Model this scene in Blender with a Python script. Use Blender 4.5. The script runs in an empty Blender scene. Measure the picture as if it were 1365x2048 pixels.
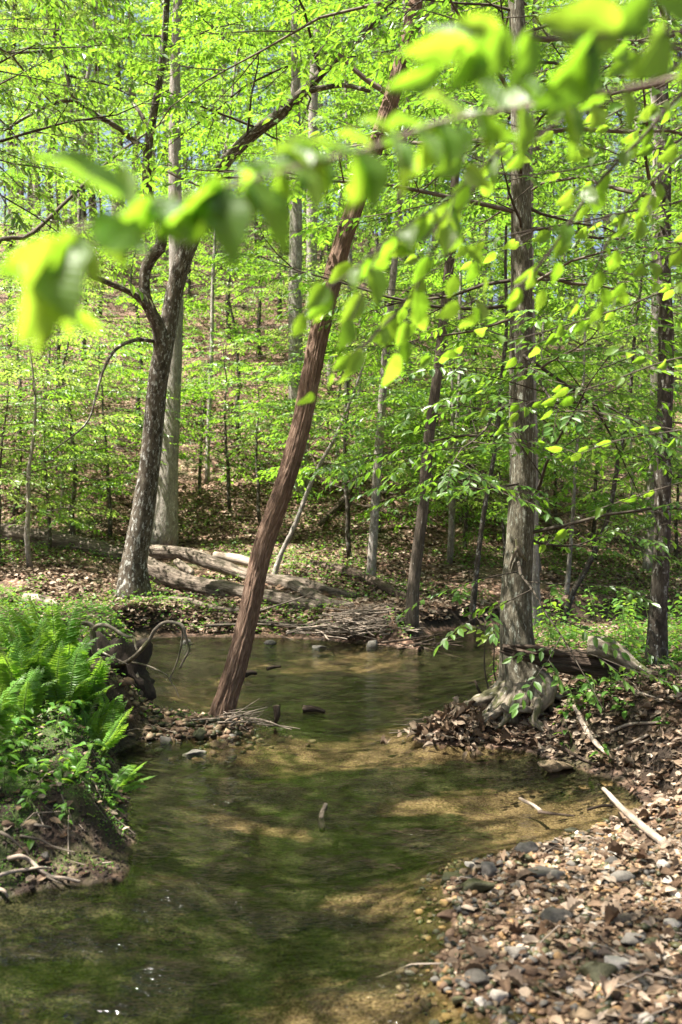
import bpy, math, random
import numpy as np
from mathutils import Vector, Matrix

# ------------------------------------------------------------------ camera, sky, sun, exposure
scene = bpy.context.scene
col = scene.collection
R = math.radians
SUN_EL, SUN_AZ = R(66), R(262)            # azimuth clockwise from +Y (the viewing direction)

cam_d = bpy.data.cameras.new('camera')
cam = bpy.data.objects.new('camera', cam_d); col.objects.link(cam)
cam.location = (0, 0, 1.6); cam.rotation_euler = (R(90), 0, 0)
cam_d.sensor_fit = 'HORIZONTAL'; cam_d.sensor_width = 24; cam_d.lens = 35
cam_d.clip_start = 0.05; cam_d.clip_end = 2000
cam_d.dof.use_dof = True; cam_d.dof.focus_distance = 8.0; cam_d.dof.aperture_fstop = 2.6
scene.camera = cam

world = bpy.data.worlds.new('World'); scene.world = world; world.use_nodes = True
wn = world.node_tree.nodes; wl = world.node_tree.links; wn.clear()
sky = wn.new('ShaderNodeTexSky'); sky.sky_type = 'NISHITA'; sky.sun_disc = False
sky.sun_elevation = SUN_EL; sky.sun_rotation = SUN_AZ; sky.dust_density = 5.0; sky.air_density = 1.0
bg = wn.new('ShaderNodeBackground'); bg.inputs['Strength'].default_value = 0.05
wo = wn.new('ShaderNodeOutputWorld')
wl.new(sky.outputs[0], bg.inputs['Color']); wl.new(bg.outputs[0], wo.inputs['Surface'])

sun_d = bpy.data.lights.new('sun', 'SUN'); sun_d.energy = 5.0; sun_d.angle = R(0.53); sun_d.color = (1, 0.95, 0.86)
sun = bpy.data.objects.new('sun', sun_d); col.objects.link(sun)
SUN = Vector((math.sin(SUN_AZ) * math.cos(SUN_EL), math.cos(SUN_AZ) * math.cos(SUN_EL), math.sin(SUN_EL)))
sun.rotation_euler = SUN.to_track_quat('Z', 'Y').to_euler(); sun.location = SUN * 60

vs = scene.view_settings
vs.view_transform = 'Standard'; vs.look = 'None'; vs.exposure = 2.35; vs.gamma = 1; vs.use_curve_mapping = False
cy = scene.cycles
cy.max_bounces = 8; cy.diffuse_bounces = 4; cy.glossy_bounces = 3; cy.transmission_bounces = 4; cy.transparent_max_bounces = 8
cy.caustics_reflective = False; cy.caustics_refractive = False
cy.use_denoising = True
try:
    cy.denoiser = 'OPENIMAGEDENOISE'; cy.denoising_input_passes = 'RGB_ALBEDO_NORMAL'
except Exception:
    pass

# ------------------------------------------------------------------ helpers
rng = np.random.default_rng(7)
random.seed(7)
F_PX = 35 / 24 * 1365.0


def P(px, py, y):
    """the point at distance y that lies at pixel (px, py) of the photograph"""
    return np.array([(px - 682.5) / F_PX * y, y, 1.6 - (py - 1024) / F_PX * y])


def PL(*pts):
    return np.array([P(*p) for p in pts])


def vnoise(p, seed=0):
    p = np.asarray(p, float)
    i = np.floor(p).astype(np.int64); f = p - i
    f = f * f * (3 - 2 * f)

    def h(dx, dy, dz):
        n = (i[:, 0] + dx) * 374761393 + (i[:, 1] + dy) * 668265263 + (i[:, 2] + dz) * 2147483647 + seed * 974711
        n = (n ^ (n >> 13)) * 1274126177 & 0xFFFFFFFF
        n = (n ^ (n >> 16)) * 2246822519 & 0xFFFFFFFF
        return ((n ^ (n >> 15)) & 0xFFFF) / 32767.5 - 1
    x, y, z = f[:, 0], f[:, 1], f[:, 2]
    a = h(0, 0, 0) * (1 - x) + h(1, 0, 0) * x
    b = h(0, 1, 0) * (1 - x) + h(1, 1, 0) * x
    c = h(0, 0, 1) * (1 - x) + h(1, 0, 1) * x
    d = h(0, 1, 1) * (1 - x) + h(1, 1, 1) * x
    return (a * (1 - y) + b * y) * (1 - z) + (c * (1 - y) + d * y) * z


def fbm(p, seed=0, octs=3):
    p = np.asarray(p, float); s = 0; a = 1
    for k in range(octs):
        s = s + a * vnoise(p * 2 ** k + 17.3 * k, seed + k); a *= .5
    return s


def n2(x, y, sc, seed=0, octs=3):
    x = np.asarray(x, float).ravel(); y = np.asarray(y, float).ravel()
    return fbm(np.stack([x * sc, y * sc, np.zeros_like(x)], 1), seed, octs)


def smooth(t):
    t = np.clip(t, 0, 1); return t * t * (3 - 2 * t)


# ------------------------------------------------------------------ terrain
SHORE = np.array([(-1.6, -6), (-1.5, 0), (-1.5, 3), (-1.45, 4.0), (-.98, 4.35), (-1.0, 4.8), (-1.15, 5.5), (-1.45, 6.6), (-1.38, 6.95),
                  (-1.0, 7.0), (-.62, 7.3), (-.6, 7.5), (-.95, 7.75), (-1.45, 8.0), (-1.75, 8.4), (-1.95, 9.5), (-2.25, 11), (-2.6, 12.4),
                  (-2.0, 12.75), (-.5, 12.6), (0, 12.2), (.5, 11.9), (.95, 11.5), (1.0, 12.2), (1.25, 13.2), (2.5, 14.2), (5, 15.0), (9, 15.5), (16, 15.5),
                  (16, 13), (9, 13.2), (5, 12.9), (3.2, 12.6), (2.2, 12.2), (1.75, 11.5), (1.48, 9.6), (1.35, 9.0), (1.2, 8.2), (.75, 7.7),
                  (.5, 7.0), (.6, 6.8), (1.2, 6.65), (1.45, 6.25), (1.62, 5.9), (1.62, 5.3), (1.35, 5.1), (.95, 4.8), (.6, 4.55), (.40, 4.25),
                  (.45, 3.8), (.33, 3.4), (.42, 3.1), (.5, 2.5), (.6, 1), (.7, -6)], float)
ANCH = np.array([(-1.4, 4.4, .25, .45), (-1.2, 4.8, .28, .35), (-1.5, 5.5, .38, .35), (-1.8, 7, .42, .3), (-1.1, 7.35, .07, .5), (-2.2, 9.5, .4, .4), (-3, 12, .4, .4),
                 (-1, 13, .25, .7), (1.2, 13.4, .28, .3), (3, 14.8, .28, .3), (6, 15.4, .28, .3), (1.8, 11, .22, .4), (1.7, 8.5, .28, .5),
                 (1.5, 7.2, .32, .6), (1.8, 6.3, .42, .5), (2.0, 5.5, .45, .4), (.8, 7.1, .10, .3), (1.2, 4.5, .09, .8), (.9, 3.6, .08, .8),
                 (1.7, 4.4, .12, .9), (2.4, 4.6, .4, .5), (4, 12.3, .2, .3), (.9, 2, .1, 1), (-1.8, 1, .4, .3)], float)


def shore_dist(x, y):
    """distance to the water's edge, positive on land"""
    x = x + .06 * n2(x, y, 2.3, 5, 2) * np.clip(1.2 - np.abs(y - 8) / 30, .2, 1); y = y + .06 * n2(x, y, 2.1, 9, 2)
    d2 = np.full(x.shape, 1e9); inside = np.zeros(x.shape, bool)
    n = len(SHORE)
    for k in range(n):
        ax, ay = SHORE[k]; bx, by = SHORE[(k + 1) % n]
        ex, ey = bx - ax, by - ay
        t = np.clip(((x - ax) * ex + (y - ay) * ey) / (ex * ex + ey * ey), 0, 1)
        d2 = np.minimum(d2, (x - ax - t * ex) ** 2 + (y - ay - t * ey) ** 2)
        c = ((ay > y) != (by > y)) & (x < ex * (y - ay) / (ey + 1e-12) + ax)
        inside ^= c
    d = np.sqrt(d2)
    return np.where(inside, -d, d)


def H(x, y):
    x = np.atleast_1d(np.asarray(x, float)); y = np.atleast_1d(np.asarray(y, float)); sh = x.shape
    x = x.ravel(); y = y.ravel()
    d = shore_dist(x, y)
    w = np.stack([1 / (.05 + (x - a[0]) ** 2 + (y - a[1]) ** 2) ** 2 for a in ANCH], 0); w /= w.sum(0)
    B = (w * ANCH[:, 2:3]).sum(0); W = (w * ANCH[:, 3:4]).sum(0)
    r = smooth((x - .5) / 9)
    hill = np.interp(y - 2.2 * r, [13, 15, 18, 20, 25, 30, 40, 50, 60, 75, 120, 400], [0, .25, .62, 1.45, 4, 6.6, 11.4, 15.6, 18.8, 20, 18, 18]) * (1 - .30 * r)
    hill = hill + np.where(y < 15, .07 * np.clip(-x - 3.5, 0, 30) + .05 * np.clip(x - 3, 0, 30), .07 * np.clip(-x - 3.5, 0, 30) * np.clip(1 - (y - 15) / 20, 0, 1))
    hill = hill + np.clip((-y - 6) * .05, 0, 3)
    n1 = n2(x, y, .9, 21, 3); nf = n2(x, y, 6.0, 31, 3)
    steep = smooth(d / W)
    zo = B * steep * (1 + .18 * n1) + hill * smooth(d / 1.6) + .02 * nf * np.clip(d * 6, 0, 1) + .05 * n1 * np.clip(d, 0, 1) + .35 * n2(x, y, .13, 41, 2) * smooth((y - 18) / 10) + .012
    zi = -(.012 + .17 * (1 - np.exp(np.minimum(d, 0) / .5))) + .022 * n1 * np.clip(-d * 4, 0, 1) + .008 * nf
    return np.where(d > 0, zo, zi).reshape(sh)


def h1(x, y):
    return float(H(x, y)[0])


# ------------------------------------------------------------------ mesh building
def catmull(pts, m):
    pts = np.asarray(pts, float)
    if len(pts) == 2:
        t = np.linspace(0, 1, m)[:, None]; return pts[0] * (1 - t) + pts[1] * t
    e = np.vstack([2 * pts[0] - pts[1], pts, 2 * pts[-1] - pts[-2]])
    L = np.r_[0, np.cumsum(np.linalg.norm(np.diff(pts[:, :3], axis=0), axis=1))]
    s = np.linspace(0, L[-1], m); k = np.clip(np.searchsorted(L, s, 'right') - 1, 0, len(pts) - 2)
    t = ((s - L[k]) / (L[k + 1] - L[k] + 1e-12))[:, None]
    p0, p1, p2, p3 = e[k], e[k + 1], e[k + 2], e[k + 3]
    return .5 * (2 * p1 + (p2 - p0) * t + (2 * p0 - 5 * p1 + 4 * p2 - p3) * t ** 2 + (3 * p1 - p0 - 3 * p2 + p3) * t ** 3)


class Acc:
    def __init__(s):
        s.v = []; s.f = []; s.n = 0; s.b = []; s.m = []

    def add(s, v, faces, bark=None, mat=0):
        v = np.asarray(v, float); s.v.append(v)
        for f in faces:
            f = np.asarray(f, int)
            if len(f):
                s.f.append(f + s.n); s.m.append(np.full(len(f), mat))
        s.b.append(bark if bark is not None else v); s.n += len(v)

    def tube(s, pts, rad, sides=6, seg=None, disp=None, caps=True, mat=0):
        pts = np.asarray(pts, float); rad = np.broadcast_to(np.asarray(rad, float), (len(pts),))
        if seg:
            q = catmull(np.c_[pts, rad], seg); pts = q[:, :3]; rad = np.clip(q[:, 3], 1e-4, None)
        n = len(pts)
        t = np.gradient(pts, axis=0); t /= np.linalg.norm(t, axis=1)[:, None] + 1e-12
        u = np.cross(t[0], [0, 1, 0] if abs(t[0][1]) < .9 else [1, 0, 0]); u /= np.linalg.norm(u)
        U = np.empty_like(pts)
        for k in range(n):
            u = u - t[k] * u.dot(t[k]); u /= np.linalg.norm(u) + 1e-12; U[k] = u
        V = np.cross(t, U)
        a = np.arange(sides) * 2 * math.pi / sides
        L = np.r_[0, np.cumsum(np.linalg.norm(np.diff(pts, axis=0), axis=1))]
        ca, sa = np.cos(a), np.sin(a)
        r = np.repeat(rad[:, None], sides, 1)
        if disp is not None:
            aa = np.tile(a, n); LL = np.repeat(L, sides)
            r = r * disp(aa, LL).reshape(n, sides)
        v = pts[:, None, :] + r[..., None] * (ca[None, :, None] * U[:, None, :] + sa[None, :, None] * V[:, None, :])
        r0 = max(rad.max(), .004)
        bark = np.stack([np.broadcast_to(ca * r0, (n, sides)), np.broadcast_to(sa * r0, (n, sides)), np.repeat(L[:, None], sides, 1)], 2) + random.uniform(0, 9)
        i = np.arange(n - 1)[:, None] * sides; j = np.arange(sides)[None, :]; j2 = (j + 1) % sides
        q = np.stack([i + j, i + j2, i + sides + j2, i + sides + j], 2).reshape(-1, 4)
        vv = v.reshape(-1, 3); bb = bark.reshape(-1, 3); fs = [q]
        if caps:
            c0, c1 = n * sides, n * sides + 1
            vv = np.vstack([vv, pts[0] , pts[-1] + t[-1] * rad[-1] * .3]); bb = np.vstack([bb, bb[0], bb[-1]])
            jj = np.arange(sides)
            fs.append(np.stack([np.full(sides, c0), (jj + 1) % sides, jj], 1))
            b0 = (n - 1) * sides
            fs.append(np.stack([np.full(sides, c1), b0 + jj, b0 + (jj + 1) % sides], 1))
        s.add(vv, fs, bb, mat)

    def mesh(s, name, mats, origin=(0, 0, 0), smooth_=True):
        me = bpy.data.meshes.new(name)
        v = np.vstack(s.v) - np.asarray(origin)
        return fill(me, v, s.f, mats, np.vstack(s.b), np.concatenate(s.m) if s.m else None, smooth_)


def fill(me, v, flist, mats, bark=None, midx=None, smooth_=True, rnd=None):
    sizes = np.concatenate([np.full(len(f), f.shape[1]) for f in flist]); loops = np.concatenate([f.ravel() for f in flist])
    me.vertices.add(len(v)); me.vertices.foreach_set('co', v.astype(np.float32).ravel())
    me.loops.add(len(loops)); me.loops.foreach_set('vertex_index', loops.astype(np.int32))
    me.polygons.add(len(sizes)); st = np.r_[0, np.cumsum(sizes)[:-1]]
    me.polygons.foreach_set('loop_start', st.astype(np.int32))
    try:
        me.polygons.foreach_set('loop_total', sizes.astype(np.int32))
    except Exception:
        pass
    if midx is not None and midx.max() > 0:
        me.polygons.foreach_set('material_index', midx.astype(np.int32))
    me.polygons.foreach_set('use_smooth', np.full(len(sizes), smooth_))
    if bark is not None:
        at = me.attributes.new('bark', 'FLOAT_VECTOR', 'POINT'); at.data.foreach_set('vector', bark.astype(np.float32).ravel())
    if rnd is not None:
        at = me.attributes.new('rnd', 'FLOAT', 'FACE'); at.data.foreach_set('value', rnd.astype(np.float32))
    for m in mats if isinstance(mats, (list, tuple)) else [mats]:
        me.materials.append(m)
    me.update(calc_edges=True)
    return me


def hit(px, py, off=0., y0=2.8, y1=20.):
    """where the line of sight through a pixel first meets the ground, OFF metres in front of it"""
    ys_ = np.arange(y0, y1, .02); q = np.stack([(px - 682.5) / F_PX * ys_, ys_, 1.6 - (py - 1024) / F_PX * ys_], 1)
    g = H(q[:, 0], q[:, 1]); k = np.nonzero(q[:, 2] <= np.maximum(g, 0))[0]
    y = ys_[k[0]] if len(k) else y1
    return P(px, py, y - off)


# leaf templates: base at the origin, tip at +Y, normal +Z
LEAF4 = (np.array([(0, 0, 0), (.25, .42, .05), (0, 1, -.06), (-.25, .42, .05)], float), np.array([(0, 1, 2), (0, 2, 3)]))
LEAF6 = (np.array([(0, 0, 0), (.23, .28, .05), (.20, .66, .03), (0, 1, -.10), (-.20, .66, .03), (-.23, .28, .05)], float), np.array([(0, 1, 2, 3), (0, 3, 4, 5)]))


def frames(y, up):
    """rotation matrices (N,3,3) with columns X, Y, Z: Y along y, Z near up"""
    y = y / (np.linalg.norm(y, axis=-1, keepdims=True) + 1e-12)
    x = np.cross(y, up); x /= np.linalg.norm(x, axis=-1, keepdims=True) + 1e-12
    z = np.cross(x, y)
    return np.stack([x, y, z], -1)


def leaf_mesh(name, pos, rot, size, tmpl, mat, r=None, origin=(0, 0, 0), width=None):
    tv, tf = tmpl; n, m = len(pos), len(tv)
    sz = np.asarray(size)[:, None, None] * tv[None]
    if width is not None:
        sz[..., 0] *= np.asarray(width)[:, None]
    v = np.einsum('nij,nmj->nmi', rot, sz) + pos[:, None, :] - np.asarray(origin)
    f = (tf[None] + (np.arange(n) * m)[:, None, None]).reshape(-1, tf.shape[1])
    if r is None:
        r = rng.random(n)
    me = bpy.data.meshes.new(name)
    return fill(me, v.reshape(-1, 3), [f], mat, None, None, False, np.repeat(r, len(tf)))


def link(name, me, parent=None, loc=None, label=None, cat=None, group=None, kind=None):
    o = bpy.data.objects.new(name, me); col.objects.link(o)
    if parent is not None: o.parent = parent
    if loc is not None: o.location = tuple(loc)
    return tag(o, label, cat, group, kind)


def tag(o, label=None, cat=None, group=None, kind=None):
    if label: o['label'] = label
    if cat: o['category'] = cat
    if group: o['group'] = group
    if kind: o['kind'] = kind
    return o


def copy_thing(root, loc, rz=0., sc=1., label=None, group=None):
    c = root.copy(); col.objects.link(c)
    c.location = tuple(loc); c.rotation_euler = (0, 0, rz); c.scale = (sc,) * 3
    tag(c, label, None, group)
    for ch in root.children:
        d = ch.copy(); col.objects.link(d); d.parent = c
    return c


# ------------------------------------------------------------------ materials
def new_mat(name):
    m = bpy.data.materials.new(name); m.use_nodes = True
    nt = m.node_tree; nt.nodes.clear()
    return m, nt


def N(nt, t, **kw):
    n = nt.nodes.new('ShaderNode' + t)
    for k, v in kw.items():
        if k in n.inputs: n.inputs[k].default_value = v
        else: setattr(n, k, v)
    return n


def ramp(nt, fac, stops):
    r = N(nt, 'ValToRGB'); nt.links.new(fac, r.inputs[0])
    e = r.color_ramp.elements
    while len(e) < len(stops): e.new(.5)
    for k, (p, c) in enumerate(stops):
        e[k].position = p; e[k].color = (*c, 1) if len(c) == 3 else c
    return r.outputs[0]


def mixc(nt, fac, a, b, mode='MIX'):
    m = N(nt, 'Mix', data_type='RGBA', blend_type=mode)
    for s, v in ((m.inputs[0], fac), (m.inputs[6], a), (m.inputs[7], b)):
        if hasattr(v, 'is_output'): nt.links.new(v, s)
        else: s.default_value = v if not isinstance(v, tuple) or len(v) == 4 else (*v, 1)
    return m.outputs[2]


def math_(nt, op, a, b=None, c=None, clamp=False):
    m = N(nt, 'Math', operation=op, use_clamp=clamp)
    for s, v in zip(m.inputs, (a, b, c)):
        if v is None: continue
        if hasattr(v, 'is_output'): nt.links.new(v, s)
        else: s.default_value = v
    return m.outputs[0]


def mapped(nt, src, sc):
    m = N(nt, 'Mapping'); m.inputs['Scale'].default_value = sc if isinstance(sc, tuple) else (sc,) * 3
    nt.links.new(src, m.inputs['Vector']); return m.outputs[0]


def noise(nt, vec, scale, detail=4, rough=.6, out=0):
    n = N(nt, 'TexNoise', Scale=scale, Detail=detail, Roughness=rough)
    nt.links.new(vec, n.inputs['Vector']); return n.outputs[out]


def finish(nt, color, rough=.85, bump=None, dist=.01, strength=1.0, spec=.3):
    p = N(nt, 'BsdfPrincipled'); p.inputs['Specular IOR Level'].default_value = spec
    for s, v in ((p.inputs['Base Color'], color), (p.inputs['Roughness'], rough)):
        if hasattr(v, 'is_output'): nt.links.new(v, s)
        else: s.default_value = (*v, 1) if isinstance(v, tuple) else v
    if bump is not None:
        b = N(nt, 'Bump', Distance=dist, Strength=strength); nt.links.new(bump, b.inputs['Height']); nt.links.new(b.outputs[0], p.inputs['Normal'])
    o = N(nt, 'OutputMaterial'); nt.links.new(p.outputs[0], o.inputs[0])
    return p


def mat_leaf(name, a, b, ta, tb, tr=.5, gloss=.08, veins=False, rough=.4):
    m, nt = new_mat(name); L = nt.links
    at = N(nt, 'Attribute', attribute_name='rnd'); oi = N(nt, 'ObjectInfo')
    r = math_(nt, 'FRACT', math_(nt, 'ADD', at.outputs['Fac'], oi.outputs['Random']))
    c = mixc(nt, r, a, b); t = mixc(nt, r, ta, tb)
    d = N(nt, 'BsdfDiffuse'); tl = N(nt, 'BsdfTranslucent'); g = N(nt, 'BsdfGlossy', Roughness=rough)
    if veins:
        uv = N(nt, 'UVMap'); sep = N(nt, 'SeparateXYZ'); L.new(uv.outputs[0], sep.inputs[0])
        ax = math_(nt, 'ABSOLUTE', math_(nt, 'SUBTRACT', sep.outputs[0], .5))
        ph = math_(nt, 'MULTIPLY', math_(nt, 'SUBTRACT', sep.outputs[1], math_(nt, 'MULTIPLY', ax, .9)), 60)
        w = math_(nt, 'POWER', math_(nt, 'ADD', math_(nt, 'MULTIPLY', math_(nt, 'SINE', ph), .5), .5), 6)
        mid = math_(nt, 'LESS_THAN', ax, .012)
        v = math_(nt, 'MAXIMUM', math_(nt, 'MULTIPLY', w, .45), mid)
        t = mixc(nt, math_(nt, 'MULTIPLY', v, .55), t, tuple(x * .45 for x in ta))
        c = mixc(nt, math_(nt, 'MULTIPLY', v, .35), c, tuple(min(1, x * 1.7 + .02) for x in a))
        bp = N(nt, 'Bump', Distance=.0012, Strength=.8, invert=True); L.new(v, bp.inputs['Height'])
        for n in (d, g): L.new(bp.outputs[0], n.inputs['Normal'])
    L.new(c, d.inputs[0]); L.new(t, tl.inputs[0])
    mx = N(nt, 'MixShader'); mx.inputs[0].default_value = tr; L.new(d.outputs[0], mx.inputs[1]); L.new(tl.outputs[0], mx.inputs[2])
    fr = N(nt, 'LayerWeight', Blend=.25)
    fac = math_(nt, 'ADD', math_(nt, 'MULTIPLY', fr.outputs['Fresnel'], .22), gloss * .3, clamp=True)
    m2 = N(nt, 'MixShader'); L.new(fac, m2.inputs[0]); L.new(mx.outputs[0], m2.inputs[1]); L.new(g.outputs[0], m2.inputs[2])
    o = N(nt, 'OutputMaterial'); L.new(m2.outputs[0], o.inputs[0])
    return m


M = {}
M['leaf'] = mat_leaf('beech_leaf', (.07, .16, .022), (.095, .185, .025), (.19, .41, .02), (.31, .52, .035), .55)
M['leaf_near'] = mat_leaf('beech_leaf_near', (.08, .17, .02), (.11, .20, .022), (.22, .44, .02), (.38, .58, .04), .66, .05, True, .40)
M['leaf_far'] = mat_leaf('pale_leaf', (.11, .18, .03), (.14, .20, .04), (.28, .47, .05), (.40, .54, .09), .55)
M['maple'] = mat_leaf('maple_leaf', (.05, .12, .02), (.08, .16, .022), (.14, .34, .02), (.26, .46, .03), .5)
M['fern'] = mat_leaf('fern_leaf', (.08, .19, .03), (.12, .24, .035), (.24, .46, .03), (.36, .56, .05), .5, .05)
M['herb'] = mat_leaf('herb_leaf', (.06, .16, .025), (.09, .20, .025), (.18, .40, .03), (.30, .48, .03), .5, .03)
M['young'] = mat_leaf('young_leaf', (.12, .20, .02), (.15, .23, .02), (.42, .50, .03), (.46, .52, .04), .5, .1)


def mat_dead(name, stops, tr=.12):
    m, nt = new_mat(name); L = nt.links
    at = N(nt, 'Attribute', attribute_name='rnd'); oi = N(nt, 'ObjectInfo')
    r = math_(nt, 'FRACT', math_(nt, 'ADD', at.outputs['Fac'], oi.outputs['Random']))
    tc = N(nt, 'TexCoord'); nz = noise(nt, tc.outputs['Object'], 45, 3)
    c = ramp(nt, r, stops); c = mixc(nt, math_(nt, 'MULTIPLY', nz, .45), c, mixc(nt, .6, c, (.03, .02, .015)))
    d = N(nt, 'BsdfDiffuse'); tl = N(nt, 'BsdfTranslucent'); L.new(c, d.inputs[0]); L.new(c, tl.inputs[0])
    mx = N(nt, 'MixShader'); mx.inputs[0].default_value = tr; L.new(d.outputs[0], mx.inputs[1]); L.new(tl.outputs[0], mx.inputs[2])
    o = N(nt, 'OutputMaterial'); L.new(mx.outputs[0], o.inputs[0])
    return m


M['dead'] = mat_dead('dead_leaf', [(0, (.07, .043, .028)), (.3, (.145, .10, .068)), (.55, (.23, .172, .122)), (.82, (.38, .305, .235)), (1, (.15, .09, .053))])


def mat_bark(name, c0, c1, c2, sc=(28, 28, 5), bump=.01, lich_or_sun=None, lamt=0., blotch=None, spec=.2, bs=14):
    m, nt = new_mat(name)
    at = N(nt, 'Attribute', attribute_name='bark'); v = at.outputs['Vector']; oi = N(nt, 'ObjectInfo')
    n1 = noise(nt, mapped(nt, v, sc), 1.0, 6, .65)
    c = ramp(nt, n1, [(.28, c0), (.5, c1), (.72, c2)])
    n3 = noise(nt, mapped(nt, v, (5, 5, 3)), 1.0, 4, .6)
    c = mixc(nt, ramp(nt, n3, [(.35, (0, 0, 0)), (.7, (.55, .55, .55))]), c, c0)
    if blotch:
        nb = noise(nt, mapped(nt, v, (bs, bs, bs * .6)), 1.0, 5, .7)
        c = mixc(nt, ramp(nt, nb, [(.52, (0, 0, 0)), (.58, (.85, .85, .85))]), c, blotch)
    if lich_or_sun:
        n2_ = noise(nt, mapped(nt, v, (17, 17, 12)), 1.0, 5, .7)
        c = mixc(nt, ramp(nt, n2_, [(.60 - lamt, (0, 0, 0)), (.66 - lamt, (.85, .85, .85))]), c, lich_or_sun)
    c = mixc(nt, math_(nt, 'MULTIPLY', oi.outputs['Random'], .3), c, c0)
    finish(nt, c, .9, n1, bump, .9, spec)
    return m


M['bark_grey'] = mat_bark('smooth_grey_bark', (.045, .038, .026), (.125, .11, .078), (.24, .215, .16), (30, 30, 24), .010, (.33, .34, .28), .04, (.05, .043, .028), bs=20)
M['bark_root'] = mat_bark('grey_root_bark', (.09, .07, .05), (.22, .185, .14), (.36, .32, .26), (40, 40, 22), .010, (.45, .43, .38), -.02, (.07, .075, .025))
M['bark_beech'] = mat_bark('mottled_sun_painted_beech_bark', (.04, .03, .02), (.11, .09, .066), (.22, .195, .15), (16, 16, 12), .008, (.46, .46, .42), .05, (.03, .024, .017), bs=9)  # pale patches are sunlight painted into the bark colour, not lichen
M['bark_pale'] = mat_bark('pale_grey_bark', (.14, .12, .10), (.32, .285, .245), (.48, .44, .39), (40, 40, 12), .02, (.55, .53, .49), .04, (.14, .12, .10), bs=11)
M['bark_brown'] = mat_bark('furrowed_brown_bark', (.035, .027, .02), (.12, .095, .072), (.23, .19, .15), (50, 50, 8), .025, (.33, .33, .29), -.02)
M['bark_dark'] = mat_bark('dark_patchy_bark', (.025, .019, .014), (.08, .065, .05), (.18, .16, .13), (24, 24, 14), .012, (.40, .39, .35), .04)
M['dead_wood'] = mat_bark('stripped_red_brown_wood', (.06, .036, .025), (.25, .155, .105), (.46, .33, .25), (80, 80, 14), .03)
M['dead_bark'] = mat_bark('old_grey_outer_wood', (.08, .062, .05), (.17, .13, .10), (.28, .23, .19), (50, 50, 2.5), .012)
M['log'] = mat_bark('weathered_log_wood', (.04, .031, .023), (.16, .125, .095), (.34, .285, .23), (50, 50, 6), .03, None, 0, (.04, .034, .02), bs=10)
M['rotten'] = mat_bark('rotten_dark_wood', (.018, .013, .009), (.08, .056, .04), (.22, .165, .125), (60, 60, 5), .03)
M['twig'] = mat_bark('grey_brown_twig', (.06, .048, .036), (.14, .115, .088), (.24, .205, .165), (60, 60, 10), .002)
M['twig_dark'] = mat_bark('dark_twig', (.03, .024, .018), (.075, .06, .045), (.13, .11, .09), (60, 60, 10), .002)
M['stick'] = mat_bark('bleached_stick', (.15, .115, .085), (.31, .25, .20), (.46, .40, .33), (60, 60, 8), .006)
M['stem'] = mat_bark('green_stem', (.07, .10, .03), (.11, .16, .04), (.15, .20, .06), (60, 60, 6), .001)


def mat_stone(name, c0, c1, c2, sc=18, wet=.75):
    m, nt = new_mat(name); tc = N(nt, 'TexCoord'); oi = N(nt, 'ObjectInfo')
    va = N(nt, 'VectorMath', operation='ADD'); nt.links.new(tc.outputs['Object'], va.inputs[0]); nt.links.new(oi.outputs['Random'], va.inputs[1])
    n1 = noise(nt, va.outputs[0], sc, 6, .65); n2_ = noise(nt, va.outputs[0], sc * 5, 3, .6)
    c = ramp(nt, n1, [(.3, c0), (.5, c1), (.7, c2)])
    at = N(nt, 'Attribute', attribute_name='rnd')
    r = math_(nt, 'FRACT', math_(nt, 'ADD', at.outputs['Fac'], oi.outputs['Random']))
    c = mixc(nt, math_(nt, 'MULTIPLY', r, .5), c, c0)
    finish(nt, c, wet, math_(nt, 'ADD', n1, math_(nt, 'MULTIPLY', n2_, .4)), .006, .7, .4)
    return m


STONE = {'tan': mat_stone('tan_stone', (.10, .068, .038), (.21, .15, .088), (.35, .265, .17)),
         'grey': mat_stone('grey_stone', (.065, .057, .047), (.155, .138, .115), (.27, .245, .21)),
         'ochre': mat_stone('ochre_stone', (.12, .065, .025), (.26, .155, .065), (.40, .27, .13)),
         'white': mat_stone('white_quartz_stone', (.30, .25, .19), (.52, .46, .39), (.68, .64, .58)),
         'dark': mat_stone('dark_slate_stone', (.02, .018, .014), (.055, .047, .038), (.115, .10, .082), 18, .6),
         'mossy': mat_stone('mossy_wet_stone', (.018, .02, .007), (.05, .048, .016), (.11, .095, .04), 14, .5),
         'rust': mat_stone('rust_brown_stone', (.055, .03, .017), (.135, .08, .045), (.24, .16, .10))}

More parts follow.
